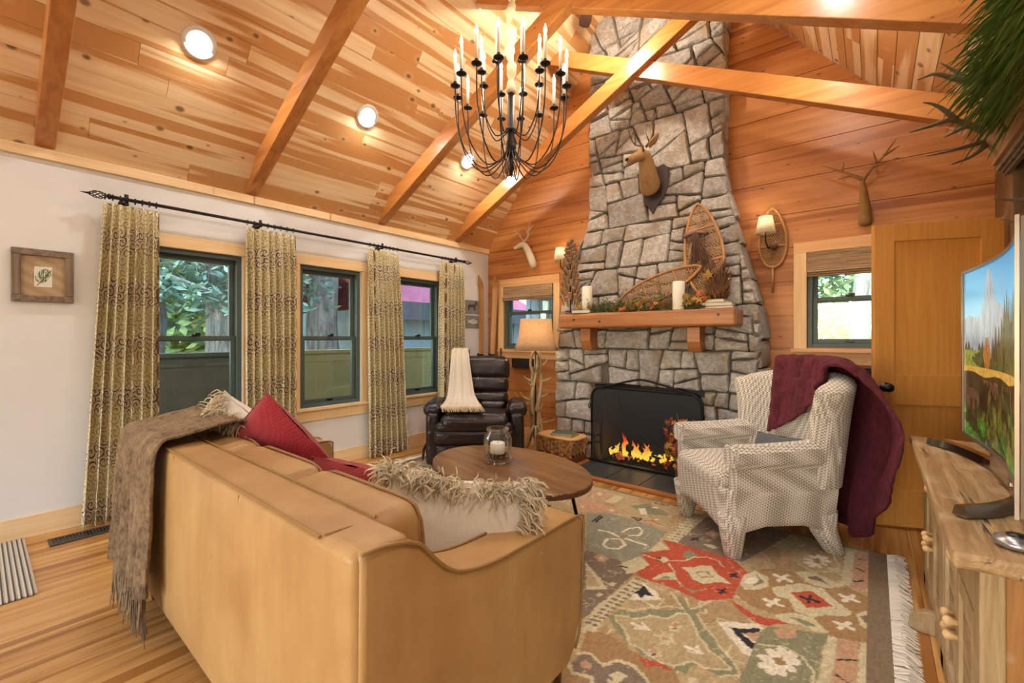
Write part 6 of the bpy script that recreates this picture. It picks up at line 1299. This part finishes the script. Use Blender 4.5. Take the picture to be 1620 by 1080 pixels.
# ---------------------------------------------------------------- mantel decorations
MZ = 1.519
dt = thing('driftwood_tree', 'cone-shaped tabletop tree of stacked driftwood pieces at the left end of the mantel', 'ornament', (1.72, 4.0, MZ)); TX, TY = 1.70, 4.0
MB().tube([(TX, TY, MZ), (TX, TY, 2.3)], .008, 8).build('stem', M['bronze'], dt); MB().lathe([(0, 0), (.05, 0), (.055, .008), (.05, .016), (0, .016)], (TX, TY, MZ), 18).build('base', M['leg_wood'], dt)
for k in range(96):
    t = k/95; z = MZ+.12+.64*t; R_ = .11*(1-t)**.7+.02; a = k*2.4; L_ = rd.uniform(.08, .13)*(1-.4*t); q = RZ(a+rd.uniform(-.3, .3)) @ RY(rd.uniform(.2, .7)); m = MB()
    m.box((TX+R_*.75*math.cos(a), TY+R_*.75*math.sin(a)*.8, z), (rd.uniform(.015, .025), rd.uniform(.03, .045), L_), q, taper=.35); m.build('driftwood_piece', M['drift'], dt)
for (x, y, h, r0, lb) in ((1.93, 3.95, .24, .052, 'cream pillar candle at the left of the mantel, by the driftwood tree'), (2.855, 3.93, .25, .052, 'cream pillar candle at the right of the mantel, before the slanted snowshoe')):
    r = thing('pillar_candle', lb, 'candle', (x, y, MZ)); zb = MZ+(.035 if x < 2 else 0)
    m = MB(); m.lathe([(0, 0), (r0-.002, 0), (r0, .004), (r0, h-.006), (r0-.006, h), (r0-.014, h-.006), (0, h-.01)], (x, y, zb), 28); m.build('wax_body', M['wax'], r, True); MB().tube([(x, y, zb+h-.012), (x, y, zb+h+.008)], .0015, 5).build('wick', M['black'], r)
r = book((1.90, 3.93, MZ), (.20, .15, .034), .1, 'brown_cover', 'brown hardback book under the left pillar candle')
gl = thing('garland', 'evergreen garland with autumn leaves and small pumpkins along the mantel', 'garland', (2.4, 3.98, MZ)); m = MB()
for k in range(5200):
    t = rd.random(); x = 1.80+1.28*t; y = 3.98+rd.uniform(-.09, .07); e = (1-abs(2*t-1)**4)*(.7+.5*math.sin(x*17)**2); z = MZ+.01+abs(rd.gauss(0, .062))*e
    u = Vector((rd.uniform(-1, 1), rd.uniform(-1, .4), rd.uniform(-.2, 1))).normalized()*rd.uniform(.018, .04); w_ = u.cross(Vector((rd.random(), rd.random(), rd.random()))).normalized()*.004; p = Vector((x, y, z)); m.add([p-w_, p+w_, p+u], [(0, 1, 2)])
m.build('needles', M['needles'], gl, kind='stuff', fix=False)
def leaf(parent, p, s_, mt, R_, nm='leaf'):
    pts = [(0, -.5), (.12, -.18), (.45, -.28), (.30, -.02), (.5, .16), (.2, .14), (.16, .34), (0, .55), (-.16, .34), (-.2, .14), (-.5, .16), (-.30, -.02), (-.45, -.28), (-.12, -.18)]
    m = MB(); v_ = [R_ @ Vector((a*s_, b_*s_, -.25*s_*(a*a)))+Vector(p) for a, b_ in pts]+[R_ @ Vector((0, 0, .03*s_))+Vector(p)]; n_ = len(pts); m.add(v_, [(i, (i+1) % n_, n_) for i in range(n_)]); return m.build(nm, M[mt], parent, solid=.0008, fix=False)
for k in range(52):
    x = rd.choice([rd.uniform(1.82, 2.0), rd.uniform(2.2, 2.5), rd.uniform(2.5, 2.85), rd.uniform(2.9, 3.1)]); big = x > 2.9
    leaf(gl, (x, 3.90+rd.uniform(0, .06), MZ+.03+rd.uniform(0, .12 if big else .07)), rd.uniform(.06, .11 if big else .085), rd.choice(['leaf_y', 'leaf_y', 'leaf_o']), RX(PI/2+rd.uniform(-.5, .5)) @ RZ(rd.random()*6) @ RY(rd.uniform(-.5, .5)))
for x in (2.33,):
    m = MB(); m.lathe([(0, 0), (.025, .002), (.034, .018), (.025, .034), (0, .034)], (x, 3.90, MZ), 16); m.build('pumpkin', M['leaf_o'], gl, True)
for i, (c, d, rz, mt, lb) in enumerate((((3.17, 4.0, MZ), (.26, .16, .022), .0, 'green_cover', 'green book at the bottom of the mantel stack'), ((3.16, 4.0, MZ+.022), (.25, .16, .03), .05, 'yellow_cover', 'tan book in the middle of the mantel stack'), ((3.13, 4.0, MZ+.052), (.20, .14, .03), -.05, 'brown_cover', 'brown book on top of the mantel stack'))): book(c, d, rz, mt, lb)
ow = thing('twig_figurine', 'squirrel-like figurine of brown twigs with pointed ears on the mantel books', 'figurine', (3.14, 4.02, MZ+.082)); oc = Vector((3.15, 4.02, MZ+.085))
m = MB(); m.lathe([(0, 0), (.06, .005), (.07, .08), (.066, .2), (.045, .26), (0, .27)], oc, 16); m.build('core', M['twig'], ow, True); m = MB()
for k in range(220):
    a = rd.uniform(0, 2*PI); z = rd.uniform(0, .22); R_ = .07; b_ = oc+Vector((R_*math.cos(a), R_*math.sin(a), z)); e = b_+Vector((rd.uniform(-.04, .05), rd.uniform(-.03, .01), rd.uniform(.03, .09))); m.tube([b_, (b_+e)/2+Vector((math.cos(a)*.015, math.sin(a)*.015, 0)), e], [.004, .0035, .001], 4)
m.build('twigs', plain('light_twigs', '#8d6438', .8, var=.4), ow, kind='stuff', fix=False)
for s_ in (-1, 1): MB().tube([oc+Vector((s_*.04, 0, .24)), oc+Vector((s_*.055, 0, .30)), oc+Vector((s_*.06, 0, .345))], [.02, .014, .002], 8).build('ear', M['twig'], ow, True)
for s_ in (-1, 1): MB().lathe([(0, -.006), (.008, 0), (0, .006)], tuple(oc+Vector((s_*.022, -.062, .21))), 8).build('eye', M['black'], ow, True)
leaf(ow, tuple(oc+Vector((-.05, -.09, .20))), .09, 'leaf_y', RX(PI/2))
# ---------------------------------------------------------------- fire screen, logs, fire
fs = thing('fire_screen', 'black mesh fire screen with an arched handle before the fireplace opening', 'fire screen', (2.485, 4.0, .02)); SXa, SXb, ZT = 1.945, 3.03, .775
def sarc(cx, cz, r_, a0, a1, n_=8): return [(cx+r_*math.cos(a0+(a1-a0)*i/n_), cz+r_*math.sin(a0+(a1-a0)*i/n_)) for i in range(n_+1)]
out = [(SXa, .03)]+sarc(SXa+.11, ZT-.11, .11, PI, PI/2)+sarc(SXb-.11, ZT-.11, .11, PI/2, 0)+[(SXb, .03)]
MB().loop([(x, 4.02, z) for x, z in out], .013, 8).build('frame', M['screen_black'], fs, True)
MB().prism(out[::-1], lambda u, v, t: (u, t, v), 4.019, 4.021).build('mesh', M['screen_mesh'], fs)
MB().tube(spline([(SXa+.10, 4.005, ZT-.01), (2.2, 4.0, ZT+.035), (2.38, 3.995, ZT+.085), (2.485, 3.995, ZT+.1), (2.59, 3.995, ZT+.085), (2.8, 4.0, ZT+.035), (SXb-.10, 4.005, ZT-.01)], 5), .010, 8).build('top_rail', M['screen_black'], fs, True)
MB().cbox(SXa-.02, SXb+.02, 3.985, 4.04, .02, .042, .004).build('base_bar', M['screen_black'], fs)
for x in (SXa-.015, SXb+.015): MB().loop([(x, 4.0+.018*math.cos(2*PI*k/14), .58+.024*math.sin(2*PI*k/14)) for k in range(14)], .005, 6).build('handle', M['screen_black'], fs, True)
lg = []
for i, (x0, x1, y, z, r0, rz) in enumerate(((2.14, 2.78, 4.30, .09, .05, .05), (2.2, 2.86, 4.19, .075, .045, -.08), (2.25, 2.70, 4.25, .155, .042, .15))):
    r = thing('log', ['back log in the fire', 'front log in the fire', 'upper crossed log in the fire'][i], 'log', ((x0+x1)/2, y, z)); m = MB(); q = [(x0+(x1-x0)*k/8, y+(k/8-.5)*rz, z+.006*math.sin(k*2)) for k in range(9)]; m.tube(q, [r0*(1+.08*math.sin(k*1.7+i)) for k in range(9)], 10); m.build('bark_body', M['log'], r, True)
r = thing('fire_grate', 'black iron grate under the burning logs', 'grate', (2.5, 4.24, .02))
for k in range(6): MB().tube([(2.2+k*.11, 4.13, .06), (2.2+k*.11, 4.15, .02), (2.2+k*.11, 4.34, .02), (2.2+k*.11, 4.36, .07)], .007, 6).build('bar', M['screen_black'], r)
t = NT('flame'); z_ = t.n('SeparateXYZ', {0: t.co('Generated')}).outputs[2]; fl_ = t.mix(t.ramp(t.math('ADD', z_, t.math('MULTIPLY', t.noise(t.co(), 22), .35)), .35, .85), lin('#ffd84a'), lin('#f0380a')); t.set(t.b.inputs['Emission Color'], fl_); t.b.inputs['Emission Strength'].default_value = 7.; t.col((0, 0, 0, 1)); M['flame'] = t.m
t = NT('embers'); v_2 = t.noise(t.co(), 30, 3); t.set(t.b.inputs['Emission Color'], t.mix(t.ramp(v_2, .4, .65), lin('#300404'), lin('#ff4a14'))); t.b.inputs['Emission Strength'].default_value = 3.5; M['ember'] = t.m
fr = thing('fire', 'orange flames and glowing embers behind the fire screen', 'fire', (2.5, 4.2, .08)); m = MB()
for k in range(40):
    x = 2.07+.64*rd.random(); h = (.07+.17*math.exp(-((x-2.27)/.11)**2)+.08*math.exp(-((x-2.46)/.04)**2))*rd.uniform(.5, 1.1); y = 4.13+rd.random()*.14; b_ = Vector((x, y, .08)); q = [b_+Vector((math.sin(i*1.3+k)*.02*(i/6), 0, h*i/6)) for i in range(7)]; m.tube(q, [.012, .024, .028, .024, .016, .008, .001], 7, flat=.6)
m.build('flames', M['flame'], fr, True, kind='stuff'); m = MB()
for k in range(90):
    p = (2.1+.76*rd.random(), 4.10+.2*rd.random(), .045+rd.random()*.05); s_ = rd.uniform(.012, .03); m.box(p, (s_*1.6, s_, s_*.8), RZ(rd.random()*3) @ RX(rd.random()), taper=.6)
m.build('embers', M['ember'], fr, kind='stuff', fix=False)
L = bpy.data.lights.new('fire', 'POINT'); L.energy = 3; L.color = (1, .4, .12); L.shadow_soft_size = .1; lo = bpy.data.objects.new('fire_glow', L); C.objects.link(lo); lo.location = (2.45, 4.1, .25)
# autumn arrangement in a vase on the hearth
av = thing('autumn_arrangement', 'vase of yellow, orange and red autumn leaves on the hearth behind the armchair', 'plant', (3.04, 3.78, .02)); VX, VY = 2.97, 3.78
m = MB(); m.lathe([(0, .0), (.06, 0), (.085, .05), (.09, .12), (.06, .2), (.05, .24), (.06, .26)], (VX, VY, .02), 20); m.build('vase', M['brown_cover'], av, True); m = MB()
for k in range(16):
    a = rd.uniform(0, 2*PI); e = Vector((VX-.04+math.cos(a)*.13, VY-.02+math.sin(a)*.09, .30+rd.uniform(.0, .32))); b_ = Vector((VX, VY, .2)); m.tube(arc(b_, (b_+e)/2+Vector((0, 0, .08)), e, 5), .003, 5)
m.build('stems', M['twig'], av, kind='stuff')
for k in range(120):
    a = rd.uniform(0, 2*PI); q = rd.random()**.5; z = .16+.44*rd.random(); leaf(av, (VX-.04+math.cos(a)*.13*q, VY-.03+math.sin(a)*.10*q, z), rd.uniform(.04, .075), rd.choice(['leaf_y', 'leaf_y', 'leaf_o', 'leaf_r']), RX(PI/2+rd.uniform(-.9, .9)) @ RY(rd.uniform(-.9, .9)) @ RZ(rd.random()*6))
# ---------------------------------------------------------------- rustic shelf cabinet with greenery over the television
wc = thing('rustic_cabinet', 'rustic plywood and barn-wood hanging cabinet above the television', 'cabinet', (4.75, 2.2, 1.62))
CY0, CY1 = 1.35, 2.95; M['side_pine'] = oldpine('side_pine', 2, '#7d5a34', '#5f4022')
MB().bb(4.845, 4.863, CY0, CY1, 1.62, 2.2).build('back', M['plaque'], wc)
for y in (CY0, CY1-.045): MB().cbox(4.655, 4.86, y, y+.045, 1.60, 2.07, .003).build('side', M['side_pine'], wc)
MB().cbox(4.66, 4.86, CY0, CY1, 1.60, 1.63, .003).build('bottom_board', M['barn'], wc)
PLY = wood('plywood', '#a9825a', '#8f6a45', 1, rough=.6, gs=.8)
m = MB(); m.prism([(4.62, 2.05), (4.56, 2.19), (4.555, 2.36), (4.575, 2.36), (4.58, 2.195), (4.64, 2.055)][::-1], lambda u, v, t: (u, t, v), CY0-.03, CY1+.01); m.build('cornice', PLY, wc)
for i in range(3): MB().cbox(4.615+.012*i, 4.632+.012*i, CY0-.03, CY1+.005, 2.035-.012*i, 2.056-.012*i, .002).build('moulding', M['barn'], wc)
MB().cbox(4.60, 4.86, CY0, CY1, 2.06, 2.08, .003).build('top_board', PLY, wc)
for k in range(16):
    y = CY0+.08+k*.095; z = 1.66+rd.random()*.32; m = MB(); m.box((4.76, y, z), (.12, .06, rd.uniform(.16, .26)), RX(rd.choice([-1, 1])*rd.uniform(.5, .9)) @ RZ(rd.uniform(-.2, .2))); m.build('wood_block', M['barn_z'], wc, bevel=.004)
struct(MB().cbox(4.845, 4.864, 3.3, 4.568, .0, 2.50, .003).build('trim_3', M['side_pine']), 'brown pine boarding on the right wall behind the open door')
gr = thing('greenery', 'thick clump of long green leaves spilling over the rustic cabinet', 'plant', (4.68, 2.3, 2.2)); rg = random.Random(21)
for nm, mt, n_ in (('leaf_clump', 'grass', 950), ('pale_leaf_clump', 'grass2', 300)):
    m = MB()
    for k in range(n_):
        y = rg.uniform(1.45, 2.55); b_ = Vector((4.67+rg.uniform(-.06, .1), y, 2.20+rg.uniform(0, .14))); L_ = rg.uniform(.16, .32); d = Vector((-rg.uniform(.2, 1.), rg.uniform(-.1, .95), rg.uniform(-.2, .9))).normalized(); q = [b_]; v_ = d
        for i in range(5): v_ = (v_+Vector((-.03, .02, -.30))+Vector((rg.uniform(-.1, .1), rg.uniform(-.1, .1), rg.uniform(-.1, .1)))).normalized(); q.append(q[-1]+v_*L_/5)
        s_ = v_.cross(Vector((0, 0, 1))).normalized(); w_ = [.005, .010, .011, .009, .006, .0005]; vs_ = []
        for i, p in enumerate(q): up = Vector((0, 0, .0)); vs_ += [p-s_*w_[i], p+Vector((0, 0, -.002)), p+s_*w_[i]]
        fs_ = [(i*3+j, i*3+j+1, (i+1)*3+j+1, (i+1)*3+j) for i in range(5) for j in range(2)]; m.add(vs_, fs_)
    m.build(nm, M[mt], gr, True, kind='stuff', fix=False)
# antlers hanging out of the cabinet
def px3(x, y, t):
    fw_3 = Vector((-.634, .7733, 0)); rt_3 = Vector((.7733, .634, 0)); return Vector((4.18, 0, 1.28))+(fw_3+rt_3*((x-810)/697)+Vector((0, 0, (533-y)/697)))*t
def hang(lb, pts, r0, tines=()):
    r = thing('shed_antler', lb, 'antler', pts[0], group='antlers tucked round the rustic cabinet'); branch_antler('beam', r, M['antler_dark'], pts, r0, tines, keep=.15)
hang('grey antler poking out of the greenery, topmost', [px3(1555, 130, 1.95), px3(1510, 124, 1.95), px3(1480, 117, 1.9), px3(1452, 126, 1.87)], .018, [(.15, px3(1486, 98, 1.95), Vector((0, 0, 0)))])
hang('long grey antler with its tip pointing at the door, middle one', [px3(1575, 215, 2.0), px3(1540, 200, 1.98), px3(1505, 190, 1.95), px3(1470, 200, 1.92), px3(1440, 209, 1.9)], .020, [(.45, px3(1460, 162, 1.92), px3(1500, 168, 1.93)-px3(1500, 182, 1.93)), (.3, px3(1494, 217, 1.95), Vector((0, 0, 0)))])
hang('forked grey antler hanging lowest beneath the greenery', [px3(1572, 200, 2.02), px3(1562, 226, 2.0), px3(1535, 248, 1.97), px3(1505, 260, 1.95)], .020, [(.3, px3(1465, 247, 1.95), px3(1510, 243, 1.95)-px3(1510, 240, 1.95))])
hang('pale antler tine crossing the cabinet front, above the television', [px3(1640, 315, 1.75), px3(1600, 316, 1.78), px3(1568, 314, 1.8)], .011)
hang('thin dark antler tine crossing low on the cabinet front', [px3(1640, 360, 1.75), px3(1605, 352, 1.78), px3(1580, 345, 1.8)], .010)
